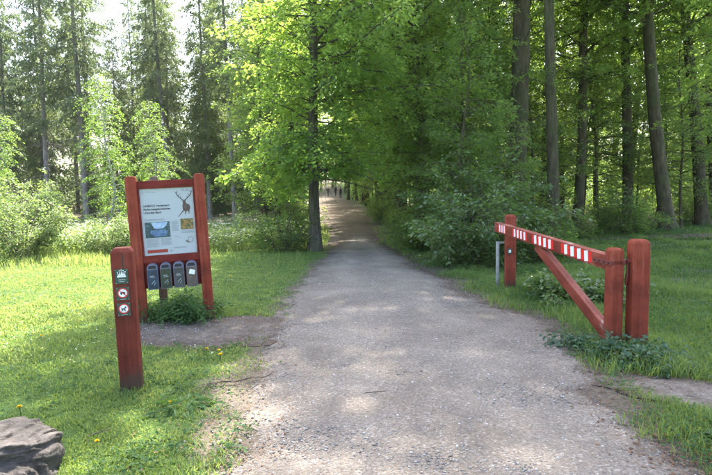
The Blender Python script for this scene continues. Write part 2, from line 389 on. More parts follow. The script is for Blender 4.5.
def stone_mat():
    m, nt, b = new_mat('pebble_stone')
    at = N(nt, 'ShaderNodeAttribute', attribute_name='tint')
    r = ramp(nt, at.outputs['Fac'], [(0.0, (0.12, 0.115, 0.11)), (0.3, (0.20, 0.178, 0.152)), (0.7, (0.29, 0.255, 0.215)), (0.9, (0.36, 0.335, 0.30)), (1.0, (0.55, 0.54, 0.52))])
    nt.links.new(r.outputs[0], b.inputs['Base Color']); b.inputs['Roughness'].default_value = 0.8
    return m
M['pebble'] = stone_mat()

def rock_mat():
    m, nt, b = new_mat('granite_boulder')
    tc = N(nt, 'ShaderNodeTexCoord')
    mp = N(nt, 'ShaderNodeMapping', inp={'Scale': (3.5, 3.5, 6), 'Rotation': (0.35, 0.25, 0)}); nt.links.new(tc.outputs['Object'], mp.inputs[0])
    n1 = N(nt, 'ShaderNodeTexNoise', inp={'Scale': 1.6, 'Detail': 9.0, 'Roughness': 0.7, 'Distortion': 0.6}); nt.links.new(mp.outputs[0], n1.inputs[0])
    n2 = N(nt, 'ShaderNodeTexNoise', inp={'Scale': 60.0, 'Detail': 4.0}); nt.links.new(tc.outputs['Object'], n2.inputs[0])
    r = ramp(nt, n1.outputs[0], [(0.28, (0.022, 0.018, 0.015)), (0.45, (0.06, 0.05, 0.043)), (0.6, (0.11, 0.095, 0.086)), (0.75, (0.19, 0.17, 0.155))])
    r2 = ramp(nt, n2.outputs[0], [(0.35, (0.7, 0.68, 0.66)), (0.7, (1.15, 1.12, 1.1))])
    mu = N(nt, 'ShaderNodeMix', data_type='RGBA', blend_type='MULTIPLY', inp={'Factor': 1.0})
    nt.links.new(r.outputs[0], mu.inputs['A']); nt.links.new(r2.outputs[0], mu.inputs['B'])
    nt.links.new(mu.outputs['Result'], b.inputs['Base Color']); b.inputs['Roughness'].default_value = 0.9
    ad = N(nt, 'ShaderNodeMath', operation='MULTIPLY_ADD', inp={1: 0.25}); nt.links.new(n2.outputs[0], ad.inputs[0]); nt.links.new(n1.outputs[0], ad.inputs[2])
    bump(nt, b, ad.outputs[0], 1.0, 0.04)
    return m
M['rock'] = rock_mat()

# ------------------------------------------------------------------ terrain
PY = np.array([-3, 3, 3.75, 5.6, 6.7, 8.8, 12.2, 14.7, 17.7, 22, 30, 45, 80, 130.])
PL = np.array([-.8, -.82, -.86, -1.0, -.98, -.97, -.77, -.68, -.6, -.72, -1.3, -2.4, -4.9, -8.])
PR = np.array([1.8, 1.83, 1.93, 2.28, 2.1, 1.63, 1.23, 1.12, .98, .75, .65, 1.0, -1.4, -4.])
def path_d(x, y):
    """signed distance-like value: positive outside the path"""
    l = np.interp(y, PY, PL); r = np.interp(y, PY, PR)
    return np.maximum(l - x, x - r)
def blob(x, y, cx, cy, rx, ry, a=0):
    c, s = math.cos(a), math.sin(a)
    u = ((x - cx) * c + (y - cy) * s) / rx; v = (-(x - cx) * s + (y - cy) * c) / ry
    return np.sqrt(u * u + v * v)          # <1 inside
def bare(x, y):
    """0..1 how bare of grass"""
    n = fbm(x * 2.2, y * 2.2, 5) - 0.5
    d = path_d(x, y) + n * 0.7
    p = np.clip(1 - (d + 0.12) / 0.5, 0, 1) ** .8
    b1 = np.clip((1.12 - blob(x, y, -1.65, 6.35, 1.05, 0.62) + n * 0.9) / 0.25, 0, 1)
    b2 = np.clip((1.1 - blob(x, y, 2.75, 4.05, 0.95, 0.30, -0.5) + n * 0.9) / 0.3, 0, 1)
    b3 = np.clip((1.05 - blob(x, y, 14.5, 16.6, 7.0, 0.95, -0.1) + n * 0.6) / 0.3, 0, 1)
    b4 = np.clip((1.05 - blob(x, y, -0.75, 4.2, 0.55, 0.9, 0.1) + n * 1.6) / 0.6, 0, 0.85)
    return np.maximum.reduce([p, b1, b2, b3, b4])
def lawn_w(x, y):
    """1 on the mown lawn left of the path"""
    edge = np.interp(x, [-30, -12, -8, -5.3, -2.7, -1, 0], [10, 11.2, 12.3, 13.2, 15.7, 16.5, 17])
    return np.clip((edge - y + (fbm(x * 1.3, y * 1.3, 9) - .5) * 2) / 0.6, 0, 1) * (x < 0.5)

xs = np.concatenate([np.linspace(-700, -160, 10)[:-1], np.linspace(-160, -22, 36)[:-1], np.linspace(-22, 22, 221)[:-1], np.linspace(22, 160, 36)[:-1], np.linspace(160, 700, 10)])
ys = np.concatenate([np.linspace(-300, -20, 8)[:-1], np.linspace(-20, 0, 21)[:-1], np.linspace(0, 26, 131)[:-1], np.linspace(26, 200, 90)[:-1], np.linspace(200, 900, 12)])
X, Y = np.meshgrid(xs, ys)
near = np.clip((20 - np.hypot(X, Y)) / 10, 0, 1) * np.clip(path_d(X, Y) * 2, 0, 1)
Z = H(X, Y) + (fbm(X * 0.9, Y * 0.9, 3, 2) - 0.5) * 0.06 * near
green = np.where(X < 1, 0.5 + 0.55 * lawn_w(X, Y), 0.62) - np.clip((Y - 17) / 22, 0, 0.75) * np.where(X < 0, .4, .5)
green = green + .45 * np.clip((Y - 55) / 25, 0, 1)
green = np.clip(green, -0.1, 1.1) - 1.2 * bare(X, Y)
nx, ny = len(xs), len(ys)
idx = np.arange(nx * ny).reshape(ny, nx)
Q = np.stack([idx[:-1, :-1], idx[:-1, 1:], idx[1:, 1:], idx[1:, :-1]], -1).reshape(-1, 4)
obj('ground', np_mesh('ground', np.stack([X, Y, Z], -1).reshape(-1, 3), Q=Q, mats=M['ground'], attrs={'green': green.ravel()}, smooth=True), kind='structure')
def GZ(x, y):
    nr = np.clip((20 - np.hypot(x, y)) / 10, 0, 1) * np.clip(path_d(x, y) * 2, 0, 1)
    return H(x, y) + (fbm(np.asarray(x) * 0.9, np.asarray(y) * 0.9, 3, 2) - 0.5) * 0.06 * nr

# gravel path: strip with ragged edges
py = np.concatenate([np.linspace(-3, 2, 20)[:-1], np.linspace(2, 20, 361)[:-1], np.linspace(20, 130, 260)])
U = np.linspace(0, 1, 33)
l = np.interp(py, PY, PL) + (fbm(py * 1.7, py * 0 + 3.1, 11, 5) - .5) * 0.55 + (fbm(py * 9, py * 0 + 1.1, 13, 3) - .5) * 0.22
r = np.interp(py, PY, PR) + (fbm(py * 1.7, py * 0 + 8.3, 12, 5) - .5) * 0.65 + (fbm(py * 9, py * 0 + 6.1, 14, 3) - .5) * 0.22
Xp = l[:, None] + (r - l)[:, None] * U[None]; Yp = np.repeat(py[:, None], len(U), 1)
crown_h = 0.03 * (1 - (2 * U - 1) ** 2)[None] * np.clip((r - l) / 2, 0, 1)[:, None]
Zp = GZ(Xp, Yp) - 0.006 + 0.014 * np.clip(np.minimum(U, 1 - U) * 14, 0, 1)[None] + 0.0006 * np.clip(Yp, 0, 200) + crown_h + (fbm(Xp * 3, Yp * 3, 21) - .5) * 0.014 * np.sin(U * np.pi)[None]
Zp += (fbm(Xp * 14, Yp * 14, 22, 2) - .5) * 0.008 * np.sin(U * np.pi)[None]
edge = np.minimum(U, 1 - U)[None] * (r - l)[:, None]
lit = np.clip(0.75 - edge * 1.9, 0, 1) * np.where(U > .5, 1.0, 0.55)[None] + np.clip((Yp - 14) / 12, 0, 0.95) + np.where(edge < .5, .2, 0) * (Yp > 10)
trk = (np.exp(-((U - .3) / .09) ** 2) + np.exp(-((U - .68) / .09) ** 2))[None] * (.5 + fbm(Xp * 1.1, Yp * .5, 61)) * np.clip((Yp - 2) / 3, 0, 1)
idx = np.arange(Xp.size).reshape(Xp.shape)
Q = np.stack([idx[:-1, :-1], idx[:-1, 1:], idx[1:, 1:], idx[1:, :-1]], -1).reshape(-1, 4)
obj('path', np_mesh('path', np.stack([Xp, Yp, Zp], -1).reshape(-1, 3), Q=Q, mats=M['gravel'], attrs={'litter': lit.ravel(), 'track': trk.ravel()}, smooth=True), kind='structure')

def patch(name, cx, cy, rx, ry, a, lift, seed, litv):
    th = np.linspace(0, 2 * np.pi, 181)[:-1]; rr = np.linspace(0, 1, 15)
    nz = 0.72 + 0.55 * fbm(np.cos(th) * 3 + 7, np.sin(th) * 3 + 7, seed, 5)
    RR = rr[:, None] * nz[None]
    u = RR * np.cos(th) * rx; v = RR * np.sin(th) * ry
    x = cx + u * math.cos(a) - v * math.sin(a); y = cy + u * math.sin(a) + v * math.cos(a)
    z = GZ(x, y) + lift + (fbm(x * 6, y * 6, seed) - .5) * 0.01
    idx = np.arange(x.size).reshape(x.shape)
    Q = np.stack([idx[:-1], np.roll(idx[:-1], -1, 1), np.roll(idx[1:], -1, 1), idx[1:]], -1).reshape(-1, 4)
    lt = np.repeat((litv + 0.35 * rr ** 3)[:, None], len(th), 1)
    obj(name, np_mesh(name, np.stack([x, y, z], -1).reshape(-1, 3), Q=Q, mats=M['gravel'], attrs={'litter': lt.ravel()}, smooth=True), kind='structure')
patch('bare_ground', -1.55, 6.3, 1.25, 0.72, 0.0, 0.008, 31, 0.55)
patch('bare_ground', 2.75, 4.05, 1.15, 0.33, -0.5, 0.008, 33, 0.42)
patch('side_path', 14.5, 16.6, 7.4, 1.0, -0.1, 0.03, 35, 0.75)

# loose stones on the path
def pebbles(name, n, seed, ymin, ymax, smin, smax, spread, pts=None, label='loose grey and pale stones strewn over the gravel path'):
    g = np.random.default_rng(seed)
    y = ymin + (ymax - ymin) * g.random(n * 3) ** 1.7
    l = np.interp(y, PY, PL) - spread; r = np.interp(y, PY, PR) + spread
    x = l + (r - l) * g.random(n * 3)
    e = np.clip(np.minimum(x - l, r - x) / (2 * spread), 0, 1)
    cl = fbm(x * 1.6, y * 1.6, 41)
    keep = g.random(n * 3) < (0.15 + 0.85 * e) * np.clip((cl - 0.28) * 3, 0.15, 1)
    x, y = x[keep][:n], y[keep][:n]; n = len(x)
    if pts is not None: x, y = pts; n = len(x)
    s = smin * (smax / smin) ** (g.random(n) ** 2.6)
    base = np.array([[1, 0, 0], [0, 1, 0], [-1, 0, 0], [0, -1, 0], [0, 0, 1], [0, 0, -1.]])
    V = base[None] * (1 + (g.random((n, 6, 1)) - .5) * 0.6)
    V = V + (g.random((n, 6, 3)) - .5) * 0.45
    V *= np.stack([s * (.8 + .5 * g.random(n)), s * (.6 + .4 * g.random(n)), s * (.4 + .3 * g.random(n))], -1)[:, None, :]
    a = g.random(n) * 6.283; c, sn = np.cos(a), np.sin(a)
    Vx = V[..., 0] * c[:, None] - V[..., 1] * sn[:, None]; Vy = V[..., 0] * sn[:, None] + V[..., 1] * c[:, None]
    lU = np.interp(y, PY, PL); rU = np.interp(y, PY, PR); uu = np.clip((x - lU) / (rU - lU), 0, 1)
    z = GZ(x, y) + 0.006 + 0.0006 * y + 0.03 * (1 - (2 * uu - 1) ** 2)
    V = np.stack([Vx + x[:, None], Vy + y[:, None], V[..., 2] + (z + s * 0.12)[:, None]], -1).reshape(-1, 3)
    F = np.array([[0, 1, 4], [1, 2, 4], [2, 3, 4], [3, 0, 4], [1, 0, 5], [2, 1, 5], [3, 2, 5], [0, 3, 5]])
    T = (np.arange(n)[:, None, None] * 6 + F[None]).reshape(-1, 3)
    o = obj(name, np_mesh(name, V, T=T, mats=M['pebble'], attrs={'tint': np.repeat(np.clip(g.random(n) ** 0.9, 0, 1), 6)}))
    o['label'] = label; o['category'] = 'gravel'; o['kind'] = 'stuff'
pebbles('gravel', 28000, 50, 2.4, 12.5, 0.003, 0.013, 0.28)

g = np.random.default_rng(55); a = g.random(3600) * 6.283; rr = np.sqrt(g.random(3600))
pebbles('gravel', 0, 56, 3, 4, 0.003, 0.013, .1, (-1.6 + 1.25 * rr * np.cos(a), 6.3 + .72 * rr * np.sin(a)), 'small stones on the trodden patch in front of the information board')
# ------------------------------------------------------------------ leaf geometry
def leaf_arrays(P, D, Nr, L, W, tint, fold=0.18):
    """folded pointed leaves, 2 tris each"""
    D = D / (np.linalg.norm(D, axis=1)[:, None] + 1e-9)
    S = np.cross(D, Nr); S /= np.linalg.norm(S, axis=1)[:, None] + 1e-9
    Up = np.cross(S, D)
    L = L[:, None]; W = W[:, None]
    b = P; t = P + D * L; m = P + D * L * 0.42
    a = m + S * W * 0.5 + Up * W * fold; c = m - S * W * 0.5 + Up * W * fold
    n = len(P)
    V = np.stack([b, a, t, c], 1).reshape(-1, 3)
    T = (np.arange(n)[:, None, None] * 4 + np.array([[0, 1, 2], [0, 2, 3]])[None]).reshape(-1, 3)
    return V, T, np.repeat(tint, 4)

class Tree:
    def __init__(s, seed):
        s.g = np.random.default_rng(seed); s.wV = []; s.wQ = []; s.nw = 0
        s.P = []; s.D = []; s.Nr = []; s.L = []; s.W = []; s.t = []
    def tube(s, P, r, sides=6):
        V, Q = tube_np(np.asarray(P, float), np.asarray(r, float), sides)
        s.wV.append(V); s.wQ.append(Q + s.nw); s.nw += len(V)
    def trunk(s, h, r, wob=0.15, flare=1.55, top=0.12, sides=12, lean=(0, 0)):
        n = 16
        z = h * (np.linspace(0, 1, n) ** 1.5); t = z / h
        ph = s.g.random(4) * 6.28
        x = wob * (np.sin(t * 5 + ph[0]) - np.sin(ph[0])) + 0.4 * wob * (np.sin(t * 13 + ph[1]) - np.sin(ph[1])) + lean[0] * z
        y = wob * (np.sin(t * 5 + ph[2]) - np.sin(ph[2])) + lean[1] * z
        rad = r * ((1 - t) * (1 - top) + top) * (1 + (flare - 1) * np.exp(-z / 0.28))
        z2 = z.copy(); z2[0] = -0.25
        s.axis = (z, np.stack([x, y, z], -1), rad)
        s.tube(np.stack([x, y, z2], -1), rad, sides)
    def at(s, z):
        zz, P, r = s.axis
        return np.array([np.interp(z, zz, P[:, k]) for k in range(3)]), np.interp(z, zz, r)
    def limb(s, p0, az, pitch, L, droop, r0, subs=7.0, dens=60.0, lf=0.08, lw=0.55, side=0.42, flat=0.4, hang=0.15, start=0.18, wood=True, keep=0.9, twig=0.10, tint=(0.0, 1.0), angle=0.95):
        g = s.g; h = np.array([math.cos(az), math.sin(az), 0]); lat = np.array([-math.sin(az), math.cos(az), 0]); zv = np.array([0, 0, 1.])
        curl = (g.random() - .5) * 0.5
        def pos(u):
            u = np.asarray(u)[..., None]
            return p0 + L * u * (math.cos(pitch) * h + math.sin(pitch) * zv) - droop * L * u * u * zv + lat * curl * L * u * u
        u = np.linspace(0, 1, 7)
        if r0 > 0: s.tube(pos(u), r0 * (1 - u * 0.85), 5 if r0 > .03 else 4)
        ns = max(3, int(L * subs)); us = np.sort(start + (1 - start) * g.random(ns))
        us = us[g.random(ns) < keep]; ns = len(us)
        if ns == 0: return
        sd = np.where(np.arange(ns) % 2 == 0, 1, -1) * (1 + 0 * us)
        ls = (0.16 + side * L * (1.05 - us) * (0.55 + 0.7 * g.random(ns)))
        an = angle * (0.7 + 0.5 * g.random(ns))
        sdir = h[None] * np.cos(an)[:, None] + lat[None] * (sd * np.sin(an))[:, None] + zv[None] * (g.normal(0, 0.34, ns) - 0.05)[:, None]
        sp = pos(us)
        if wood:
            for k in range(ns):
                q = np.array([0, .5, 1.])[:, None]
                s.tube(sp[k] + sdir[k] * ls[k] * q - zv * hang * ls[k] * q * q, [0.3 * r0 * (1 - us[k] * .6) + .003, .004, .002], 3)
        # terminal spray
        sp = np.concatenate([sp, pos(np.array([0.96]))]); sdir = np.concatenate([sdir, (h - droop * zv)[None]]); ls = np.concatenate([ls, [0.3]])
        nl = np.maximum(2, (ls * dens * (0.6 + 0.8 * g.random(len(ls)))).astype(int))
        k = np.repeat(np.arange(len(ls)), nl); n = len(k)
        q = g.random(n) ** 0.8
        pr = np.cross(sdir[k], zv); pr /= np.linalg.norm(pr, axis=1)[:, None] + 1e-9
        off = g.normal(0, twig, n) * (0.4 + 0.6 * (1 - q))
        P = sp[k] + sdir[k] * (ls[k] * q)[:, None] - zv * (hang * ls[k] * q * q)[:, None] + pr * off[:, None] + g.normal(0, 0.025 + 0.25 * twig, n)[:, None] * zv
        D = sdir[k] + pr * (np.sign(off) * g.random(n) * 1.2)[:, None] - zv * (hang * 2 * g.random(n))[:, None] + g.normal(0, 0.25, (n, 3))
        Nr = zv[None] + g.normal(0, flat, (n, 3))
        s.add(P, D, Nr, lf * (0.65 + 0.6 * g.random(n)), lw, tint)
    def add(s, P, D, Nr, L, lw, tint):
        n = len(P); base = s.g.random() * 0.5
        s.P.append(P); s.D.append(D); s.Nr.append(Nr); s.L.append(L); s.W.append(L * lw)
        s.t.append(tint[0] + (tint[1] - tint[0]) * np.clip(base + 0.5 * s.g.random(n), 0, 1))
    def meshes(s, name, bark, leafm, cull=None):
        if cull is not None:
            P = np.concatenate(s.P); k = ~cull(P)
            for nm in ('P', 'D', 'Nr', 'L', 'W', 't'): setattr(s, nm, [np.concatenate(getattr(s, nm))[k]])
        tm = np_mesh(name + '_trunk', np.concatenate(s.wV), Q=np.concatenate(s.wQ), mats=bark, smooth=True)
        V, T, t = leaf_arrays(*[np.concatenate(a) for a in (s.P, s.D, s.Nr, s.L, s.W, s.t)])
        cm = np_mesh(name + '_crown', V, T=T, mats=leafm, attrs={'tint': t})
        return tm, cm

def place(name, meshes, loc, label, cat, group=None, rz=0.0, sc=1.0, tilt=(0, 0), parts=('trunk', 'crown')):
    t = thing(name, (loc[0], loc[1], float(GZ(loc[0], loc[1])) if len(loc) == 2 else loc[2]), label, cat, group, (tilt[0], tilt[1], 0), sc)
    for p, me in zip(parts, meshes):
        o = obj(p, me, t); o.rotation_euler = (0, 0, rz)
    return t

# ---- tree kinds
def oak_tree():
    t = Tree(101); g = t.g
    t.trunk(16, 0.15, 0.10, 1.75, 0.16, 14)
    n = 185
    for i in range(n):
        f = (i + g.random()) / n
        z = 1.9 + 13.7 * f ** 1.4
        p, r = t.at(z); az = i * 2.399 + g.normal(0, .3)
        Lm = np.interp(z, [1.8, 3.2, 5, 7, 9, 14, 16], [2.0, 2.7, 3.3, 3.0, 2.4, 2.3, 1.0]) * (0.5 + 0.6 * g.random()) * (.74 if math.cos(az + .4) < -.2 else 1)
        t.limb(p, az, R(16 + 26 * f + g.normal(0, 17)), Lm, 0.24 - 0.08 * f, 0.010 + 0.008 * Lm, 5.0, 54, 0.105, 0.68, 0.46, 0.75, 0.4, 0.12, z < 7.5, 0.85, 0.18)
    for i in range(10):      # long limbs arching over the path
        z = 3.2 + 4.5 * g.random(); p, r = t.at(z); az = g.normal(-.55, .75)
        t.limb(p, az, R(24 + g.normal(0, 9)), 3.4 + 1.6 * g.random(), 0.26, 0.035, 5, 62, 0.105, 0.68, 0.34, 0.75, 0.4, 0.2, True, 0.9, 0.2)
    for i in range(16):      # low sprays on the sunny side
        z = 1.7 + 1.5 * g.random(); p, r = t.at(z); az = R(90 + 180 * g.random())
        t.limb(p, az, R(8), 1.3 + 1.2 * g.random(), 0.3, 0.02, 6, 60, 0.10, 0.66, 0.4, 0.55, 0.3, 0.3)
    return t.meshes('oak', M['oak_bark'], M['oak'], lambda P: (P[:, 2] < 1.9) & (P[:, 0] * math.cos(.4) - P[:, 1] * math.sin(.4) > 0.0))
def tall_beech(seed, h=22, r=0.27, base=5.5, rad=4.3, n=84, lf=0.13, dens=40, low=34, wob=.18):
    t = Tree(seed); g = t.g
    t.trunk(h, r, wob, 1.9, 0.2, 14)
    for i in range(n):
        f = (i + g.random()) / n; z = base + (h - base - .3) * f
        p, rr = t.at(z); az = i * 2.399 + g.normal(0, .35)
        Lm = rad * np.interp(f, [0, .3, .7, 1], [.85, 1, .8, .3]) * (0.6 + 0.5 * g.random())
        t.limb(p, az, R(20 + 28 * f + g.normal(0, 15)), Lm, 0.2, 0.015 + 0.012 * Lm, 4.0, dens, lf, 0.62, 0.42, 0.65, 0.28, 0.16, False, 0.9, 0.18)
    for i in range(low):
        z = 2.6 + (base + 1.5 - 2.6) * g.random() ** .7; p, rr = t.at(z); az = g.random() * 6.28
        t.limb(p, az, R(18 + g.normal(0, 18)), 1.2 + 1.8 * g.random(), 0.25, 0.016, 5, 48, 0.085, 0.6, 0.36, 0.4, 0.15, 0.35, True, .85, .1)
    return t.meshes('tall_beech_%d' % seed, M['beech_bark'], M['beech'])
def under_beech(seed, h=8.5, rad=2.1, n=72, base=0.5, lf=0.085, mat='under', r=0.06, dens=58):
    t = Tree(seed); g = t.g
    t.trunk(h, r, .16, 1.3, 0.12, 8)
    for i in range(n):
        f = (i + g.random()) / n; z = base + (h - base - .2) * f
        p, rr = t.at(z); az = i * 2.399 + g.normal(0, .35)
        Lm = rad * np.interp(f, [0, .25, .6, 1], [.95, 1.05, .9, .25]) * (0.5 + 0.6 * g.random())
        t.limb(p, az, R(18 + 12 * f + g.normal(0, 18)), Lm, 0.26, 0.008 + 0.006 * Lm, 5.5, dens, lf, 0.6, 0.40, 0.6, 0.28, 0.15, z < 5, 0.88, 0.13)
    return t.meshes('understory_%d' % seed, M['beech_bark'], M[mat])
def shrub(seed, h, rad, stems, lf, mat, dens=60, upright=0.9, bark='twig_bark', subs=7, flat=.6, lw=.55):
    t = Tree(seed); g = t.g
    for i in range(stems):
        az = i * 2.399 + g.normal(0, .4); e = g.random() ** .7
        p = np.array([math.cos(az), math.sin(az), 0]) * rad * 0.25 * g.random()
        pitch = R(88 - 62 * e * (1.6 - upright)); L = h * (0.7 + .45 * g.random()) * (1 - .25 * e)
        t.limb(p, az, pitch, L, 0.22 * (0.5 + e), 0.013, subs, dens, lf, lw, 0.32, flat, 0.1, 0.1, True, .92, 0.09, angle=1.1)
    return t.meshes('shrub_%d' % seed, M[bark], M[mat])
def birch(seed, h=9.0, rad=1.5):
    t = Tree(seed); g = t.g
    t.trunk(h, 0.07, .2, 1.3, 0.1, 8)
    n = 85
    for i in range(n):
        f = (i + g.random()) / n; z = 0.9 + (h - 1.0) * f
        p, rr = t.at(z); az = i * 2.399 + g.normal(0, .4)
        Lm = rad * np.interp(f, [0, .3, .7, 1], [.8, 1, .75, .3]) * (0.55 + .6 * g.random())
        t.limb(p, az, R(38 + g.normal(0, 10)), Lm, 0.75, 0.014, 6, 58, 0.075, 0.62, 0.38, 0.8, 0.7, 0.15, False, .9, .11)
    return t.meshes('birch_%d' % seed, M['birch_bark'], M['birch'])
def spruce(seed, h=24, base=7.0, rad=2.3, mat='spruce', r=0.19, bare_n=40, sparse=.85):
    t = Tree(seed); g = t.g
    t.trunk(h, r, .07, 1.3, 0.08, 10)
    z = base; i = 0
    while z < h - 0.3:
        f = (z - base) / (h - base)
        for k in range(5):
            if g.random() > sparse: continue
            az = k * 1.257 + i * 0.7 + g.normal(0, .2); p, rr = t.at(z + g.normal(0, .08))
            Lm = (rad * (1 - f) ** 0.75 + 0.25) * (0.6 + .5 * g.random()) * np.interp(f, [0, .15], [.75, 1])
            t.limb(p, az, R(6 + 26 * f), Lm, 0.30 * (1 - f) + .05, 0.010 + .005 * Lm, 8, 40, 0.22, 0.25, 0.26, 0.8, 0.9, 0.1, False, .93, .10)
        z += 0.36 + 0.16 * g.random(); i += 1
    for k in range(bare_n):          # dead lower branches
        zz = 1.5 + (base - 1.0) * g.random(); p, rr = t.at(zz); az = g.random() * 6.28; L = .5 + 1.3 * g.random()
        hh = np.array([math.cos(az), math.sin(az), 0])
        t.tube([p, p + hh * L * .5 - np.array([0, 0, .05 * L]), p + hh * L - np.array([0, 0, .3 * L])], [.018, .012, .004], 3)
    return t.meshes('spruce_%d' % seed, M['spruce_bark'], M[mat])

OAK = oak_tree()
TB = [tall_beech(201), tall_beech(202, 23, .24, 6.5, 4.6, 88, low=32), tall_beech(203, 20, .2, 4.8, 3.8, 80, low=34), tall_beech(204, 23, .27, 8.0, 4.6, 135, low=5)]
UB = [under_beech(301), under_beech(302, 7.0, 1.9, 60, 0.3), under_beech(303, 10, 2.3, 70, 1.6)]
GS = shrub(401, 2.5, 1.3, 34, 0.085, 'gloss', 62)
SH = [shrub(402, 1.7, 1.1, 34, 0.075, 'shrub', 56), shrub(403, 2.3, 1.0, 30, 0.07, 'shrub', 54, 1.1)]
DS = [shrub(404, 1.5, 1.0, 30, 0.07, 'under', 56), shrub(405, 2.2, 1.4, 36, 0.08, 'under', 50, 0.8)]
BI = birch(501)
SP = [spruce(601, 24, 6.0, 2.6, sparse=.75), spruce(602, 26, 8.5, 2.2, bare_n=70, sparse=.68), spruce(603, 20, 3.0, 2.4, 'larch', .15, 20, .9), spruce(604, 15, 0.8, 2.6, 'spruce', .12, 6, .95)]

# ------------------------------------------------------------------ placing the trees
place('oak_tree', OAK, (-1.11, 14.9), 'bright green leafy tree with mossy trunk standing alone at the left path edge', 'tree', rz=0.4)
# big trees of the beech wood (base x, y, top x shift per metre, kind, scale, label)
BW = [
 (5.05, 17.6, 0.02, 3, (1.15, 1.15, 1.25), 'thick smooth grey beech trunk rising behind the far barrier post'),
 (5.45, 15.2, -0.04, 3, (.62, .62, .95), 'slender slightly bent beech trunk directly beyond the middle of the barrier'),
 (11.3, 20.0, -0.135, 3, 0.92, 'tall beech trunk leaning strongly towards the path, beside the side path'),
 (14.7, 23.4, -0.11, 3, 0.95, 'leaning beech trunk behind the brown side path'),
 (11.6, 23.6, -0.01, 1, 0.95, 'straight dark beech trunk between the bent trunk and the leaning ones'),
 (8.6, 21.5, -0.03, 1, 0.85, 'thin dark beech trunk just beyond the bent trunk'),
 (9.6, 13.0, 0.0, 0, 0.95, 'beech whose leaves hang in from above the side path'),
]
for k, (x, y, ln, kd, s, lab) in enumerate(BW):
    place('beech_tree', TB[kd], (x, y), lab, 'tree', 'tall beeches of the wood', rz=k * 1.9, sc=s, tilt=(0, math.atan(ln)))
far_g = np.random.default_rng(77)
def beech_label(x, y):
    if x < np.interp(y, PY, PL): return 'slim beech beside the far path on the conifer side, beyond the lone leafy tree'
    if y > 75: return 'beech at the far end of the path beyond the walkers'
    if x < 5.2: return 'dark beech close to the far path behind the overhanging young beeches'
    if y < 31: return 'dark beech trunk a few steps behind the leaning beeches and the bent trunk'
    if y < 45: return 'slender dark beech in the middle depth of the shaded wood'
    return 'thin distant beech deep in the back of the shaded wood'
def young_label(x, y):
    if x < np.interp(y, PY, PL): return 'young beech beside the far path on the conifer side'
    if y < 27 and x > 4: return 'young beech between the bent trunk and the leaning beeches'
    if x < 4.2: return 'young beech drooping over the far path'
    if y < 45: return 'young green beech filling the shade in the middle of the wood'
    return 'young green beech at the back of the wood'
def spruce_label(x, y, k):
    return ('light green feathery conifer between the grey spruces' if k == 2 else 'grey green spruce just behind the front row of conifers' if y < 53 else 'grey spruce at the back of the conifer wood')
FB = [(6.6, 26), (4.3, 24), (9.6, 28.5), (3.6, 31), (14.5, 29.5), (17.5, 27), (12.3, 33), (7.2, 34), (20.5, 33), (16.5, 38), (10.5, 40), (24, 38), (4.5, 41), (21, 46), (14.5, 48), (8, 50), (28, 47), (5, 58), (18, 57), (26, 60), (11, 66), (33, 56), (-4.4, 31), (-5.0, 43), (-8.5, 55), (3.0, 70), (-11, 70), (-1, 88), (-11, 92), (6, 90), (-3.9, 37), (2.6, 46), (-6.2, 60), (1.2, 78), (-9.5, 80), (-2, 112), (-7, 114), (3, 105), (-12, 106), (1.9, 39), (2.9, 53), (1.4, 61), (.2, 73), (-8.4, 68), (-5, 123), (-10, 118), (0.5, 120), (2.3, 27.5), (1.8, 34.5), (2.0, 49), (1.0, 67), (-1.0, 80), (-5.9, 52), (-7.2, 75), (-3.3, 28.5), (-.4, 97), (.9, 92), (1.2, 100), (-4.5, 129), (-8.5, 127), (-1.5, 126), (-12, 124), (3, 122), (-1.3, 101), (-1.7, 109), (-8.2, 102), (-7.4, 95), (-.2, 86)]
for k, (x, y) in enumerate(FB):
    place('beech_tree', TB[[2, 1, 0][k % 3]], (x, y), beech_label(x, y), 'tree', 'beeches deep in the wood', rz=far_g.random() * 6.28, sc=0.8 + 0.35 * far_g.random(), tilt=(far_g.normal(0, .025), far_g.normal(0, .03)))
# understory along the right side of the path and in the wood
OV = place('broadleaf_tree', OAK, (2.3, 19.6), 'second bright leafy tree arching over the path from among the young beeches', 'tree', rz=2.5, sc=1.35)
UN = [
 (2.45, 13.5, 1, .82, 'young beech with low layered foliage beside the glossy bush'),
 (2.75, 16.2, 0, 1.05, 'young beech hanging over the right edge of the gravel path'),
 (1.95, 16.9, 1, .8, 'small young beech reaching low over the path edge below the arching tree'),
 (3.3, 12.6, 1, .5, 'short young beech tucked behind the glossy bush'),
 (4.3, 19.2, 2, 1.0, 'young beech behind the thick grey trunk'),
 (2.9, 21.0, 0, 1.1, 'young beech leaning over the path bend past the oak'),
]
for k, (x, y, kd, s, lab) in enumerate(UN):
    place('young_beech', UB[kd], (x, y), lab, 'young tree', 'young beeches along the path', rz=k * 2.1 + .5, sc=s)
UF = [(2.9, 26.5), (-3.9, 24.5), (3.6, 36), (-4.6, 36.5), (7.3, 29), (10.4, 25.5), (13.6, 27), (16.8, 31), (11.2, 36), (19.5, 29.5), (6.0, 38), (15.5, 43), (22, 41), (9, 45), (26, 44), (13, 54), (20, 52), (3.5, 49), (-6.4, 50), (30, 52), (7, 60), (16, 64), (24, 66), (-7.5, 63), (2.2, 60), (2.2, 33), (-4.2, 29), (-5.8, 46), (1.6, 70), (-9.4, 73), (.8, 96), (-8.4, 98), (-4, 116), (-9, 119), (-6.3, 120), (-1.5, 118), (1.5, 114), (2.0, 42), (1.7, 56), (-6.4, 133), (-3.2, 132), (-9.4, 131), (-.5, 129), (7.0, 23.0), (10.2, 23.2), (12.9, 21.9), (16.8, 22.9), (6.6, 20.3), (14.2, 25.6)]
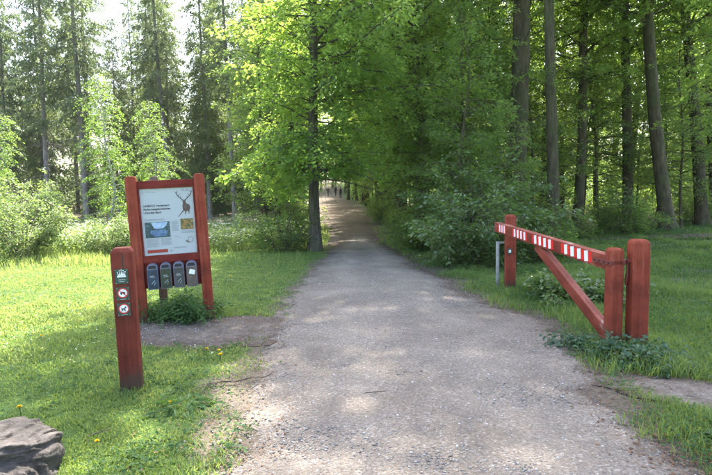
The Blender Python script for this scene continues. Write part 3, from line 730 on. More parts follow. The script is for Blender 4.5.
for k, (x, y) in enumerate(UF):
    place('young_beech', UB[[2, 0, 2][k % 3]], (x, y), young_label(x, y), 'young tree', 'young beeches deep in the wood', rz=far_g.random() * 6.28, sc=0.85 + 0.5 * far_g.random())
place('glossy_bush', GS, (2.55, 11.5), 'bush with pale glossy leaves at the path edge, just beyond the far barrier post', 'bush', rz=.3, parts=('stems', 'foliage'))
place('glossy_bush', GS, (3.05, 13.2), 'taller glossy bush rising behind the bush at the path edge', 'bush', rz=2.2, sc=1.25, parts=('stems', 'foliage'))
place('bush', DS[0], (-1.95, 15.1), 'round green bush at the foot of the lone leafy tree', 'bush', rz=1.0, sc=1.1, parts=('stems', 'foliage'))
DSP = [(4.0, 11.8, 0, .8, 'low dark bush between the glossy bush and the far barrier post'), (9.0, 18.6, 1, .95, 'broad dark bush left of the straight trunk in the wood'), (7.0, 17.6, 0, .8, 'small dark bush behind the bent trunk'), (1.75, 14.6, 0, .9, 'low dark bush spilling onto the right path edge')]
for k, (x, y, kd, s, lab) in enumerate(DSP):
    place('bush', DS[kd], (x, y), lab, 'bush', 'bushes in the beech wood', rz=k * 1.3, sc=s, parts=('stems', 'foliage'))
for k, (x, y) in enumerate([(2.0, 22.6), (2.1, 26.2), (1.75, 29.5), (2.0, 34), (2.2, 38.5), (2.4, 44), (1.6, 50), (-2.2, 20.6), (-2.6, 25.4), (-3.0, 31), (-3.8, 38), (-4.6, 45), (-5.4, 53)]):
    place('bush', DS[(k + 1) % 2], (x, y), 'low green bush along the beech wood edge of the far path' if x > 0 else 'low green bush along the conifer side edge of the far path', 'bush', 'bushes along the far path', rz=k * 1.1, sc=.62 + .14 * (k % 3), parts=('stems', 'foliage'))
for k, (x, y) in enumerate([(12.6, 25.4), (16, 26), (18.5, 24.5), (8, 24.5), (14.0, 31.5), (10, 31), (20.5, 28), (24, 33), (17.5, 35), (6.2, 31), (12.5, 38), (22.5, 36)]):
    place('bush', DS[k % 2], (x, y), 'low bush on the floor of the beech wood behind the leaning trunks', 'bush', 'low bushes deep in the wood', rz=k * 1.7, sc=.8 + .3 * (k % 3) / 2, parts=('stems', 'foliage'))
# conifers behind the lawn
SPR = [
 (-20.5, 37, 0, 1.0, 'tall spruce with bare lower trunk behind the pale bushes at the lawn edge'),
 (-13.3, 40, 1, 1.0, 'tall spruce with pale bare trunk rising above the information board'),
 (-8.15, 37.5, 1, 0.95, 'thin straight spruce trunk standing alone between the board and the leafy tree'),
 (-17.7, 36.5, 0, 1.05, 'dark spruce right behind the drooping birches'),
]
for k, (x, y, kd, s, lab) in enumerate(SPR):
    place('spruce_tree', SP[kd], (x, y), lab, 'conifer', 'tall spruces behind the lawn', rz=k * 1.1, sc=s, tilt=(0, [-.0, -.03, -.02, 0.0][k]))
FS = [(-25, 40, 0), (-29, 44, 1), (-22.5, 47, 1), (-16.5, 46, 0), (-12, 49, 1), (-9.5, 52, 0), (-27, 54, 0), (-34, 50, 0), (-20, 58, 1), (-14.5, 60, 1), (-31, 62, 0), (-24, 66, 1), (-17, 70, 0), (-38, 60, 0), (-11, 64, 1), (-23.5, 42, 2), (-14.5, 43.5, 2), (-10.5, 40.0, 2), (-30, 47, 2), (-19.3, 49, 2), (-12.8, 53, 2), (-8.8, 50, 0)]
for k, (x, y, kd) in enumerate(FS):
    place('spruce_tree', SP[kd], (x, y), spruce_label(x, y, kd), 'conifer', 'spruces deep in the conifer wood', rz=k * 2.2, sc=.85 + .3 * far_g.random())
YS = [(-23, 37.5, 3), (-17.5, 41, 2), (-12.2, 44, 2), (-10.4, 42, 3), (-15.0, 49, 3), (-20.5, 43, 3), (-26.5, 47, 3), (-9.5, 46.5, 2), (-13, 55, 3), (-18, 53, 3), (-30, 52, 3), (-23, 57, 3), (-8.6, 58, 3), (-35, 56, 3), (-28, 60, 3), (-16, 64, 3)]
for k, (x, y, kd) in enumerate(YS):
    place('young_spruce', SP[kd], (x, y), ('pale feathery young conifer among the tall spruces' if kd == 2 else 'young spruce branched to the ground in front of the tall spruces' if y < 48 else 'young spruce branched to the ground deep between the tall spruces'), 'conifer', 'young spruces between the tall conifers', rz=k * 1.9, sc=[.5, .8][kd == 2] * (.8 + .4 * far_g.random()))
place('birch_tree', BI, (-9.6, 21.5), 'fresh green drooping birch behind the left post of the information board', 'tree', rz=0.3, sc=(.9, .9, .70))
place('birch_tree', BI, (-8.1, 22.2), 'lighter green round birch directly above the information board', 'tree', rz=2.3, sc=(.85, .85, .60))
place('birch_tree', BI, (-13.4, 21.0), 'pale drooping birch at the far left edge of the bushes', 'tree', rz=4.3, sc=(.8, .8, .55))
for k, (x, y, kd, s, lab) in enumerate([
 (-8.3, 13.7, 1, .95, 'tall pale leafy bush at the lawn edge, biggest of the row'),
 (-10.6, 14.3, 0, 1.1, 'pale bush at the outer end of the row along the lawn'),
 (-6.6, 14.7, 0, .75, 'low pale bush in the row behind the small marker post'),
 (-5.9, 17.5, 0, .6, 'small pale bush hidden behind the information board'),
 (-11.4, 19.0, 1, 1.3, 'pale bush in the second row behind the lawn bushes'),
 (-8.0, 20.5, 1, 0.6, 'thin pale bush between the birches and the lawn bushes'),
 (-3.4, 17.8, 1, 0.6, 'pale sprawling bush left of the lone leafy tree'),
 (-4.9, 21, 0, .65, 'pale bush behind the white flowering herbs'),
 (-14.3, 19.0, 1, 1.0, 'pale bush below the outermost drooping birch')]):
    place('pale_bush', SH[kd], (x, y), lab, 'bush', 'pale bushes along the lawn', rz=k * 1.4, sc=s, parts=('stems', 'foliage'))

# ------------------------------------------------------------------ grass
def blades(name, x, y, h, wd, tint, lean=0.35, seed=1, label='', cat='grass', mat='grass', zoff=0.0):
    g = np.random.default_rng(seed); n = len(x)
    z = GZ(x, y) - 0.005 + zoff
    a = g.random(n) * 6.283; sx, sy = np.cos(a), np.sin(a)
    ld = g.normal(0, lean, (n, 2)) * h[:, None]
    b = np.stack([x, y, z], -1); S = np.stack([sx, sy, 0 * sx], -1) * (wd / 2)[:, None]
    m = b + np.stack([ld[:, 0] * .35, ld[:, 1] * .35, h * .55], -1)
    t = b + np.stack([ld[:, 0] * 1.1, ld[:, 1] * 1.1, h * (1 - 0.3 * np.clip(np.hypot(ld[:, 0], ld[:, 1]) / h, 0, 1))], -1)
    V = np.stack([b - S, b + S, m - S * .8, m + S * .8, t], 1).reshape(-1, 3)
    T = (np.arange(n)[:, None, None] * 5 + np.array([[0, 1, 3], [0, 3, 2], [2, 3, 4]])[None]).reshape(-1, 3)
    o = obj(name, np_mesh(name, V, T=T, mats=M[mat], attrs={'tint': np.repeat(tint, 5)}))
    o['label'] = label; o['category'] = cat; o['kind'] = 'stuff'
    return o
def sample(n, x0, x1, y0, y1, seed, pw=1.6):
    g = np.random.default_rng(seed)
    y = y0 + (y1 - y0) * g.random(n) ** pw; x = x0 + (x1 - x0) * g.random(n)
    return x, y, g
# lawn
x, y, g = sample(380000, -1, 1, 2.2, 16.8, 71, 1.5)
x = np.where(True, -0.70 * y - 1.2 + (0.70 * y + 1.4) * g.random(len(x)), x)   # wedge of lawn left of the path
k = (g.random(len(x)) > bare(x, y) * 1.02) & (g.random(len(x)) < 0.25 + 0.75 * lawn_w(x, y)) & (g.random(len(x)) < np.clip((fbm(x * 3.1, y * 3.1, 73) - .22) * 3.2, .12, 1))
x, y = x[k], y[k]; n = len(x)
cl = fbm(x * 1.1, y * 1.1, 74); hh = (0.024 + 0.042 * np.clip((cl - .4) * 3, 0, 1) * (y < 8)) * (0.6 + .8 * g.random(n))
hh += 0.05 * np.exp(-((x + 1.84) ** 2 + (y - 4.4) ** 2) / 0.07) * g.random(n)
tn = np.clip(0.18 + 0.5 * g.random(n) + 0.6 * (fbm(x * .7, y * .7, 75) - .4) + (g.random(n) < .10) * .6 + .25 * (fbm(x * 4, y * 4, 78) > .6), 0, 1)
blades('lawn_grass', x, y, hh, 0.0042 + 0.0009 * y, tn, .5, 76, 'short mown lawn grass left of the gravel path')
# verge and wood floor on the right
x, y, g = sample(300000, 0, 1, 2.6, 26, 81, 1.5)
x = 0.8 + (0.72 * y + 1.0) * g.random(len(x))
k = (g.random(len(x)) > bare(x, y) * 1.02) & (g.random(len(x)) < np.clip((fbm(x * 1.3, y * 1.3, 82) - .25) * 3.0 - .03 * (y - 9), .04, 1))
x, y = x[k], y[k]; n = len(x)
cl = fbm(x * 1.7, y * 1.7, 83); hh = (0.05 + 0.11 * np.clip((cl - .35) * 2.5, 0, 1)) * (0.5 + .8 * g.random(n))
tn = np.clip(0.1 + 0.5 * g.random(n) + 0.5 * (fbm(x * .7, y * .7, 84) - .4), 0, 1)
blades('verge_grass', x, y, hh, 0.0045 + 0.0008 * y, tn, .4, 85, 'longer shaded grass around the barrier and under the beeches')
# far left rough grass
x, y, g = sample(42000, 0, 1, 11.5, 30, 86, 1.3)
x = -0.75 * y + (0.75 * y - .9) * g.random(len(x))
k = (g.random(len(x)) > lawn_w(x, y) * .95) & (path_d(x, y) > .3)
x, y = x[k], y[k]; n = len(x)
blades('rough_grass', x, y, (.06 + .2 * g.random(n)), np.full(n, .016), np.clip(.35 + .6 * g.random(n), 0, 1), .35, 87, 'tall rough pale grass between the lawn and the conifers')

# scattered low herbs: rosettes of small leaves (clover, plantain, ground elder)
def herbs(name, x, y, lf, hgt, mat, seed, label, cat, per=7, spread=.06):
    g = np.random.default_rng(seed); n = len(x); k = np.repeat(np.arange(n), per); m = len(k)
    a = g.random(m) * 6.283; rr = spread * np.sqrt(g.random(m)) * (0.4 + 0.9 * g.random(m))
    lf = np.broadcast_to(lf, n)[k]; hg = np.broadcast_to(hgt, n)[k]
    P = np.stack([x[k] + rr * np.cos(a), y[k] + rr * np.sin(a), GZ(x[k], y[k]) + hg * g.random(m) ** .7], -1)
    D = np.stack([np.cos(a), np.sin(a), g.normal(.15, .3, m)], -1)
    Nr = np.stack([g.normal(0, .4, m), g.normal(0, .4, m), np.ones(m)], -1)
    V, T, t = leaf_arrays(P, D, Nr, lf * (.6 + .7 * g.random(m)), lf * .55, np.clip(np.repeat(g.random(n), per) * .6 + .4 * g.random(m), 0, 1))
    o = obj(name, np_mesh(name, V, T=T, mats=M[mat], attrs={'tint': t})); o['label'] = label; o['category'] = cat; o['kind'] = 'stuff'
x, y, g = sample(3000, 0, 1, 2.6, 13, 91, 1.5); x = -0.7 * y - .8 + (.7 * y + .3) * g.random(len(x))
k = (bare(x, y) < .97) & (g.random(len(x)) < np.clip((fbm(x * 2, y * 2, 92) - .35) * 4, .05, 1)); 
herbs('lawn_herbs', x[k], y[k], .035, .03, 'herb', 93, 'small broad leaved herbs among the lawn grass', 'herbs', 6, .05)
x, y, g = sample(9000, 0, 1, 3.0, 27, 94, 1.25); x = 1.2 + (.72 * y + .5) * g.random(len(x))
k = (bare(x, y) < .9) & (g.random(len(x)) < np.clip((fbm(x * 1.2, y * 1.2, 95) - .35) * 4, .05, 1))
herbs('wood_herbs', x[k], y[k], .026 + .0022 * y[k], .05 + .005 * y[k], 'herb', 96, 'low leafy herbs on the shaded floor of the beech wood', 'herbs', 9, .14)
# cow parsley behind the lawn
x, y, g = sample(2600, 0, 1, 14.5, 24, 97, 1.0); x = -0.62 * y + (.62 * y - 1.7) * g.random(len(x))
k = (lawn_w(x, y) < .3) & (fbm(x * .6, y * .6, 98) > .38)
x, y = x[k], y[k]
herbs('cow_parsley', x, y, .11, .55, 'shrub', 99, 'pale leaves of the tall herbs behind the lawn', 'herbs', 13, .22)
def umbels(name, x, y, hmin, hmax, size, seed, label, per=9):
    g = np.random.default_rng(seed); n = len(x); k = np.repeat(np.arange(n), per); m = len(k)
    h = (hmin + (hmax - hmin) * g.random(n))[k]
    P = np.stack([x[k] + g.normal(0, size * 2.5, m), y[k] + g.normal(0, size * 2.5, m), GZ(x[k], y[k]) + h + g.normal(0, size * .4, m)], -1)
    D = np.stack([g.normal(0, 1, m), g.normal(0, 1, m), g.normal(0, .2, m)], -1); Nr = np.tile([0, 0, 1.], (m, 1)) + g.normal(0, .3, (m, 3))
    V, T, t = leaf_arrays(P, D, Nr, np.full(m, size), np.full(m, size), np.ones(m), 0)
    o = obj(name, np_mesh(name, V, T=T, mats=M['white_flower'])); o['label'] = label; o['category'] = 'flowers'; o['kind'] = 'stuff'
umbels('white_umbels', x[::4], y[::4], .4, .75, .03, 100, 'white flower heads of the tall herbs behind the lawn', 12)
x, y, g = sample(420, 0, 1, 5, 13.5, 101, 1.0); x = -0.68 * y + (.68 * y - 1.2) * g.random(len(x)); k = (lawn_w(x, y) > .5) & (bare(x, y) < .2)
umbels('daisies', x[k], y[k], .035, .06, .016, 102, 'tiny white daisies dotted over the lawn', 1)
# dead leaves on verges and path
g = np.random.default_rng(111); n = 9000
y = 2.6 + 22 * g.random(n) ** 1.5; side = g.random(n) < .72
x = np.where(side, np.interp(y, PY, PR), np.interp(y, PY, PL)) + np.where(side, 1, -1) * g.normal(-.02, .3, n)
P = np.stack([x, y, GZ(x, y) + .012 + .0006 * y + .014 * g.random(n)], -1)
a = g.random(n) * 6.283
V, T, t = leaf_arrays(P, np.stack([np.cos(a), np.sin(a), g.normal(0, .12, n)], -1), np.tile([0, 0, 1.], (n, 1)) + g.normal(0, .25, (n, 3)), .012 + .03 * g.random(n), .006 + .016 * g.random(n), g.random(n), .1)
o = obj('leaf_litter', np_mesh('leaf_litter', V, T=T, mats=M['litter'], attrs={'tint': t})); o['label'] = 'brown leaf fragments along the edges of the gravel path'; o['category'] = 'leaf litter'; o['kind'] = 'stuff'

# ------------------------------------------------------------------ flat print helpers (local: x right, z up, printed on a face looking to -y)
def flat_poly(name, pts, mat, parent, yy):
    me = bpy.data.meshes.new(name)
    me.from_pydata([(p[0], yy, p[1]) for p in pts], [], [list(range(len(pts)))]); me.materials.append(mat)
    return obj(name, me, parent)
def flat_multi(name, polys, mat, parent, yy):
    V = []; F = []
    for pts in polys:
        F.append(list(range(len(V), len(V) + len(pts)))); V += [(p[0], yy, p[1]) for p in pts]
    me = bpy.data.meshes.new(name); me.from_pydata(V, [], F); me.materials.append(mat)
    return obj(name, me, parent)
def rect(x0, z0, x1, z1): return [(x0, z0), (x1, z0), (x1, z1), (x0, z1)]
def disc(cx, cz, r, n=28): return [(cx + r * math.cos(i * 2 * math.pi / n), cz + r * math.sin(i * 2 * math.pi / n)) for i in range(n)]
def stroke(p, q, w0, w1=None):
    w1 = w0 if w1 is None else w1
    d = np.array(q) - np.array(p); d = d / (np.linalg.norm(d) + 1e-9); nn = np.array([-d[1], d[0]])
    return [tuple(np.array(p) + nn * w0 / 2), tuple(np.array(p) - nn * w0 / 2), tuple(np.array(q) - nn * w1 / 2), tuple(np.array(q) + nn * w1 / 2)]
def text(name, body, size, mat, parent, x, z, yy, width=None, bold=0.0, align='LEFT'):
    c = bpy.data.curves.new(name, 'FONT'); c.body = body; c.size = size; c.offset = bold; c.align_x = align; c.space_line = 0.95
    t = bpy.data.objects.new(name, c); COL.objects.link(t)
    bpy.context.view_layer.update()
    me = bpy.data.meshes.new_from_object(t.evaluated_get(bpy.context.evaluated_depsgraph_get()))
    bpy.data.objects.remove(t); bpy.data.curves.remove(c)
    co = np.array([v.co for v in me.vertices]); sc = 1.0 if width is None else width / (co[:, 0].max() - co[:, 0].min())
    for v in me.vertices: v.co = (x + v.co.x * sc, yy, z + v.co.y * (sc if width else 1))
    me.materials.clear(); me.materials.append(mat); me.name = name
    return obj(name, me, parent)

# ------------------------------------------------------------------ information board
A = np.array([-2.62, 6.68]); B = np.array([-1.86, 6.88]); mid = (A + B) / 2
ang = math.atan2(B[1] - A[1], B[0] - A[0]); half = np.linalg.norm(B - A) / 2
bd = thing('information_board', (mid[0], mid[1], float(GZ(*mid))), 'red timber information board with white poster and four leaflet boxes', 'information board', rot=(0, R(-2.2), ang))
def rounded_post(wd, dp, h, bev=0.018, top=0.03, z0=-0.3):
    m = MB()
    pts = [(-wd / 2, z0), (wd / 2, z0), (wd / 2, h - top), (wd / 2 - top * .35, h - top * .3), (wd / 2 - top, h), (-wd / 2 + top, h), (-wd / 2 + top * .35, h - top * .3), (-wd / 2, h - top)]
    m.prism(pts, 'y', -dp / 2, dp / 2)
    es = [e for e in m.bm.edges if abs(e.verts[0].co.y - e.verts[1].co.y) < 1e-6]
    bmesh.ops.bevel(m.bm, geom=es, offset=bev * .6, segments=2, affect='EDGES', profile=.6)
    return m
for s in (-1, 1):
    o = rounded_post(0.125, 0.115, 1.80).build('post', M['red_post'], bd, True); o.location = (s * half, 0, 0)
o = rounded_post(0.10, 0.10, 1.80).build('rear_post', M['old_wood'], bd, True, label='brown rear post showing above the top rail'); o.location = (-0.17, 0.42, 0)
for s in (-1, 1):
    MB().box((s * 0.12 - 0.02, 0.26, 1.55), (0.55, 0.035, 0.09), Euler((0, 0, s * 1.0)), .004).build('stay', M['old_wood'], bd)
iw = half - 0.0625           # half clear width
MB().box((0, 0.0, 1.69), (2 * iw, 0.07, 0.095), None, .005).build('top_rail', M['red_rail'], bd)
MB().box((0, 0.0, 0.785), (2 * iw, 0.07, 0.09), None, .005).build('middle_rail', M['red_rail'], bd)
MB().box((0, 0.012, 0.585), (2 * iw, 0.04, 0.306), None, .003).build('lower_panel', M['red_rail'], bd)
for s in (-1, 1):
    MB().box((s * (iw - 0.011), -0.004, 1.236), (0.022, 0.066, 0.81), None, .003).build('side_strip', M['red_rail'], bd)
pw, pz0, pz1 = iw - 0.022, 0.832, 1.641
po = MB().box((0, 0.0, (pz0 + pz1) / 2), (2 * pw, 0.02, pz1 - pz0), None, .001).build('poster', M['poster'], bd, label='white printed poster with a stag and two pictures')
PYF = -0.0125
hgt = pz1 - pz0
def px(u, v): return (-pw + 2 * pw * u, pz1 - hgt * v)     # u right, v down, both 0..1
def prect(u0, v0, u1, v1): a = px(u0, v1); b = px(u1, v0); return rect(a[0], a[1], b[0], b[1])
for kk, ln in enumerate(['UNESCO Verdensarv', 'Parforcejagtlandskabet', 'i Nordsjælland']):
    p = px(0.05, 0.27 + kk * 0.05); text('heading', ln, 0.034, M['ink'], po, p[0], p[1], PYF, None, 0.0007)
gg = np.random.default_rng(5)
def lines(u0, u1, v0, v1, n, jit=.25): 
    return [prect(u0, v0 + (v1 - v0) * i / n, u1 - (u1 - u0) * jit * gg.random() * (1 if i % 4 == 3 else .15), v0 + (v1 - v0) * (i + .45) / n) for i in range(n)]
flat_multi('small_print', lines(.06, .44, .455, .485, 2) + lines(.06, .29, .75, .88, 9) + lines(.33, .53, .75, .86, 8) + lines(.55, .68, .50, .66, 9) + lines(.72, .97, .655, .70, 3) + lines(.56, .80, .895, .92, 2) + lines(.12, .30, .05, .065, 1) + lines(.80, .97, .045, .06, 1), M['lightink'], po, PYF)
flat_multi('emblem', [prect(.035, .04, .075, .075), prect(.79, .02, .83, .05), prect(.87, .025, .91, .05)], M['greyink'], po, PYF)
lk = flat_poly('lake_picture', prect(.05, .50, .515, .735), M['pic_lake'], po, PYF)
def lkp(u, v): return px(.05 + .465 * u, .50 + .235 * v)
flat_poly('picture_sky', [lkp(.25, .03), lkp(.92, .03), lkp(.86, .25), lkp(.72, .42), lkp(.5, .44), lkp(.36, .40), lkp(.3, .2)], M['pic_sky'], lk, PYF - .0012)
flat_poly('picture_water', [lkp(.22, .52), lkp(.8, .50), lkp(.9, .62), lkp(.82, .9), lkp(.4, .95), lkp(.2, .72)], M['pic_water'], lk, PYF - .0012)
flat_poly('painting', prect(.72, .475, .965, .635), M['pic_paint'], po, PYF)
flat_multi('red_banner', [prect(.06, .915, .44, .965)], M['redink'], po, PYF)
flat_multi('seal', [disc(*px(.50, .945), .014, 12)], M['greyink'], po, PYF)
# stag: body, chest, head, legs, antlers
def sp_(u, v): return px(u, v)
stag = flat_poly('stag_picture', [sp_(.78, .28), sp_(.80, .235), sp_(.835, .225), sp_(.87, .245), sp_(.915, .265), sp_(.93, .31), sp_(.915, .345), sp_(.88, .36), sp_(.83, .365), sp_(.79, .345)], M['fur'], po, PYF)
flat_multi('stag_head', [[sp_(.80, .245), sp_(.79, .215), sp_(.81, .19), sp_(.835, .19), sp_(.85, .215), sp_(.835, .25)], stroke(sp_(.795, .2), sp_(.77, .185), .008, .003), stroke(sp_(.84, .2), sp_(.87, .185), .008, .003),
    stroke(sp_(.81, .34), sp_(.75, .39), .016, .008), stroke(sp_(.75, .39), sp_(.69, .44), .008, .005), stroke(sp_(.84, .36), sp_(.825, .41), .014, .007), stroke(sp_(.9, .35), sp_(.895, .40), .014, .007)], M['fur'], stag, PYF - .0012)
ant = []
for chain in ([(.80, .19), (.76, .165), (.71, .13), (.685, .09)], [(.84, .19), (.88, .165), (.935, .13), (.965, .075)]):
    for a, b in zip(chain[:-1], chain[1:]): ant.append(stroke(sp_(*a), sp_(*b), .009, .006))
for a, b in (((.71, .13), (.755, .10)), ((.685, .09), (.70, .045)), ((.685, .09), (.66, .06)), ((.76, .165), (.765, .135)), ((.935, .13), (.90, .10)), ((.965, .075), (.94, .06)), ((.88, .165), (.885, .135)), ((.965, .075), (.985, .055))): ant.append(stroke(sp_(*a), sp_(*b), .006, .003))
flat_multi('antlers', ant, M['ink'], stag, PYF - .0014)
hp = [stroke(sp_(.57, .72), sp_(.70, .755), .004, .009)]
flat_multi('arrow_drawing', hp, M['greyink'], po, PYF)
rg = []
for i in range(24):
    a0, a1 = i * 2 * math.pi / 24, (i + 1) * 2 * math.pi / 24; c = sp_(.885, .795)
    rg.append(stroke((c[0] + .028 * math.cos(a0), c[1] + .036 * math.sin(a0)), (c[0] + .028 * math.cos(a1), c[1] + .036 * math.sin(a1)), .004))
flat_multi('horn_picture', rg + [stroke(sp_(.86, .84), sp_(.80, .81), .008, .024)], M['leaf_brown'], po, PYF)
# leaflet boxes
for k in range(4):
    cx = -iw + 0.105 + k * (2 * iw - 0.21) / 3
    prof = [(-.062, .43), (.062, .43), (.062, .69), (.057, .712), (.044, .730), (.024, .741), (0, .745), (-.024, .741), (-.044, .730), (-.057, .712), (-.062, .69)]
    bx = MB().prism([(p[0] + cx, p[1]) for p in prof], 'y', -0.125, -0.0085).build('leaflet_box', M['box_plastic'], bd)
    inner = [(-.056, .438), (.056, .438), (.056, .672), (-.056, .672)]
    MB().prism([(p[0] + cx, p[1]) for p in inner], 'y', -0.1310, -0.1255).build('leaflet', M[['leaf_blue', 'leaf_green', 'leaf_grey', 'leaf_brown'][k]], bx)
    MB().prism([(cx - .040, .685), (cx + .040, .685), (cx + .046, .70), (cx + .03, .722), (cx - .03, .722), (cx - .046, .70)], 'y', -0.1280, -0.1255).build('slot', M['ink'], bx)
    if k == 3: MB().prism([(cx - .035, .59), (cx + .03, .575), (cx + .042, .63), (cx - .02, .645)], 'y', -0.1330, -0.1315).build('paper_slip', M['white'], bx)
    else:
        flat_multi('leaflet_print', [rect(cx - .03, .59, cx + .018, .60), rect(cx - .03, .575, cx + .03, .58), stroke((cx - .02, .50), (cx + .02, .54), .008), stroke((cx + .01, .48), (cx + .025, .52), .006)], M['greyink'], bx, -0.1322)

# herbs growing under the board
def clump(name, loc, seed, n, rad, h, lf, mat, label, cat, lw=.5, aspect=1.0, blades_n=0):
    t = Tree(seed); g = t.g
    for i in range(n):
        a = g.random() * 6.28; rr = rad * math.sqrt(g.random())
        p = np.array([rr * math.cos(a), rr * math.sin(a) * aspect, -.02])
        t.limb(p, g.random() * 6.28, R(68 + g.normal(0, 12)), h * (.5 + .7 * g.random()), .15, .003, 26, 70, lf, lw, .16, .5, .2, .08, False, .95, .03)
    tm, cm = t.meshes('clump_%d' % seed, M['herb'], M[mat])
    return place(name, (tm, cm), loc, label, cat, parts=('stalks', 'leaves'))
clump('herb_clump', (-2.22, 6.92), 701, 46, .38, .34, .06, 'herb', 'rank green weeds growing under the information board', 'weeds', .4, .55)
clump('weed_clump', (2.60, 4.95), 702, 40, .27, .17, .06, 'nettle', 'bluish green leafy weed at the foot of the near barrier posts', 'weeds', .5, .5)
clump('weed_clump', (2.27, 5.45), 703, 20, .26, .14, .05, 'nettle', 'small bluish weed beside the bottom of the diagonal brace', 'weeds', .5, .9)
clump('weed_clump', (3.05, 7.6), 704, 36, .5, .45, .08, 'gloss', 'pale leafy sapling growing behind the barrier beam', 'weeds', .6, .9)
clump('dandelion_leaves', (-1.32, 4.05), 705, 5, .06, .10, .09, 'herb', 'rosette of long dandelion leaves between marker post and path', 'weeds', .25)
clump('weed_clump', (2.35, 3.15), 706, 7, .08, .12, .09, 'nettle', 'single broad leaved weed at the right path edge', 'weeds', .7)

# ------------------------------------------------------------------ marker post
mx_, my_ = -1.84, 4.40
mp_ = thing('marker_post', (mx_, my_, float(GZ(mx_, my_))), 'red square wooden marker post with three small green plaques', 'post', rot=(R(-1), R(-1.4), R(16)))
def pyramid_post(wd, dp, h, cap, z0=-.3, bev=.012):
    m = MB(); m.box((0, 0, (h - cap + z0) / 2), (wd, dp, h - cap - z0))
    top = [f for f in m.bm.faces if f.normal.z > .9][0]
    r = bmesh.ops.inset_individual(m.bm, faces=[top], thickness=wd * .2)
    for v in top.verts: v.co.z += cap
    m.bm.normal_update()
    es = [e for e in m.bm.edges if e.calc_length() > wd * .15]
    bmesh.ops.bevel(m.bm, geom=es, offset=bev, segments=3, affect='EDGES', profile=.6)
    return m
M['red_marker'] = paint_wood('red_marker_paint', (0.155, 0.03, 0.017), worn=(0.06, 0.05, 0.04), wear=.85)
pyramid_post(.165, .165, 1.155, .035).build('post', M['red_marker'], mp_, True)
pf = -.0825
MB().box((.008, pf - .0005, 1.03), (.007, .004, .16)).build('crack', M['ink'], mp_, label='drying crack below the post top')
def plaque(z, hh, ww=.098):
    o = MB().box((-.008, pf - .004, z), (ww, .007, hh), None, .0015).build('plaque', M['plate'], mp_)
    for sx in (-1, 1):
        for sz in (-1, 1): flat_poly('screw', disc(-.008 + sx * (ww / 2 - .008), z + sz * (hh / 2 - .008), .003, 8), M['steel'], o, pf - .0085)
    return o
q = plaque(.93, .118)
yf = pf - .0088
cw = [rect(-.040, .925, .024, .937)]
for i, (u, t) in enumerate([(-.036, .962), (-.022, .972), (-.008, .978), (.006, .972), (.020, .962)]):
    cw.append([(-.008 + (u + .008) * .75 - .006, .939), (-.008 + (u + .008) * .75 + .006, .939), (u, t)]); 
flat_multi('crown_emblem', cw, M['white'], q, yf)
flat_multi('crown_pearl', [disc(u, t + .004, .0045, 10) for u, t in [(-.036, .962), (-.022, .972), (-.008, .978), (.006, .972), (.020, .962)]], M['white'], q, yf - .0006)
flat_multi('lettering', [rect(-.034, .902, .018, .908), rect(-.028, .889, .012, .894)], M['greyink'], q, yf)
def ring_sign(z, kind):
    q = plaque(z, .104)
    d = flat_poly('red_ring', disc(-.008, z + .006, .040, 36), M['redring'], q, yf)
    flat_poly('white_disc', disc(-.008, z + .006, .031, 36), M['white'], d, yf - .0008)
    c = (-.008, z + .006)
    if kind == 0:     # rider / vehicle crossed out
        P = [[(c[0] - .02, c[1] + .004), (c[0] + .0, c[1] + .011), (c[0] + .02, c[1] + .004), (c[0] + .018, c[1] - .004), (c[0] - .018, c[1] - .004)], disc(c[0] - .011, c[1] - .007, .006, 12), disc(c[0] + .011, c[1] - .007, .006, 12)]
        flat_multi('symbol', P[:1], M['ink'], d, yf - .0014); flat_multi('wheel_symbol', P[1:], M['ink'], d, yf - .0018)
        flat_poly('red_bar', stroke((c[0] - .024, c[1] + .022), (c[0] + .024, c[1] - .022), .006), M['redring'], d, yf - .0024)
    else:             # dog
        P = [[(c[0] - .018, c[1] + .003), (c[0] + .008, c[1] + .004), (c[0] + .01, c[1] - .006), (c[0] - .017, c[1] - .006)]]
        flat_multi('dog_body', P, M['ink'], d, yf - .0014)
        flat_multi('dog_head', [[(c[0] + .005, c[1] + .0), (c[0] + .006, c[1] + .014), (c[0] + .011, c[1] + .018), (c[0] + .022, c[1] + .011), (c[0] + .021, c[1] + .007), (c[0] + .012, c[1] + .004)], stroke((c[0] - .016, c[1] + .001), (c[0] - .023, c[1] + .013), .005, .002)], M['ink'], d, yf - .0018)
        flat_multi('dog_legs', [stroke((c[0] - .014, c[1] - .004), (c[0] - .018, c[1] - .02), .006, .004), stroke((c[0] - .009, c[1] - .004), (c[0] - .008, c[1] - .02), .005, .004), stroke((c[0] + .003, c[1] - .004), (c[0] + .001, c[1] - .02), .005, .004), stroke((c[0] + .008, c[1] - .004), (c[0] + .011, c[1] - .02), .005, .004)], M['ink'], d, yf - .0022)
    flat_multi('lettering', [rect(-.032, z - .045, .016, z - .0415)], M['greyink'], q, yf)
ring_sign(.793, 0); ring_sign(.668, 1)

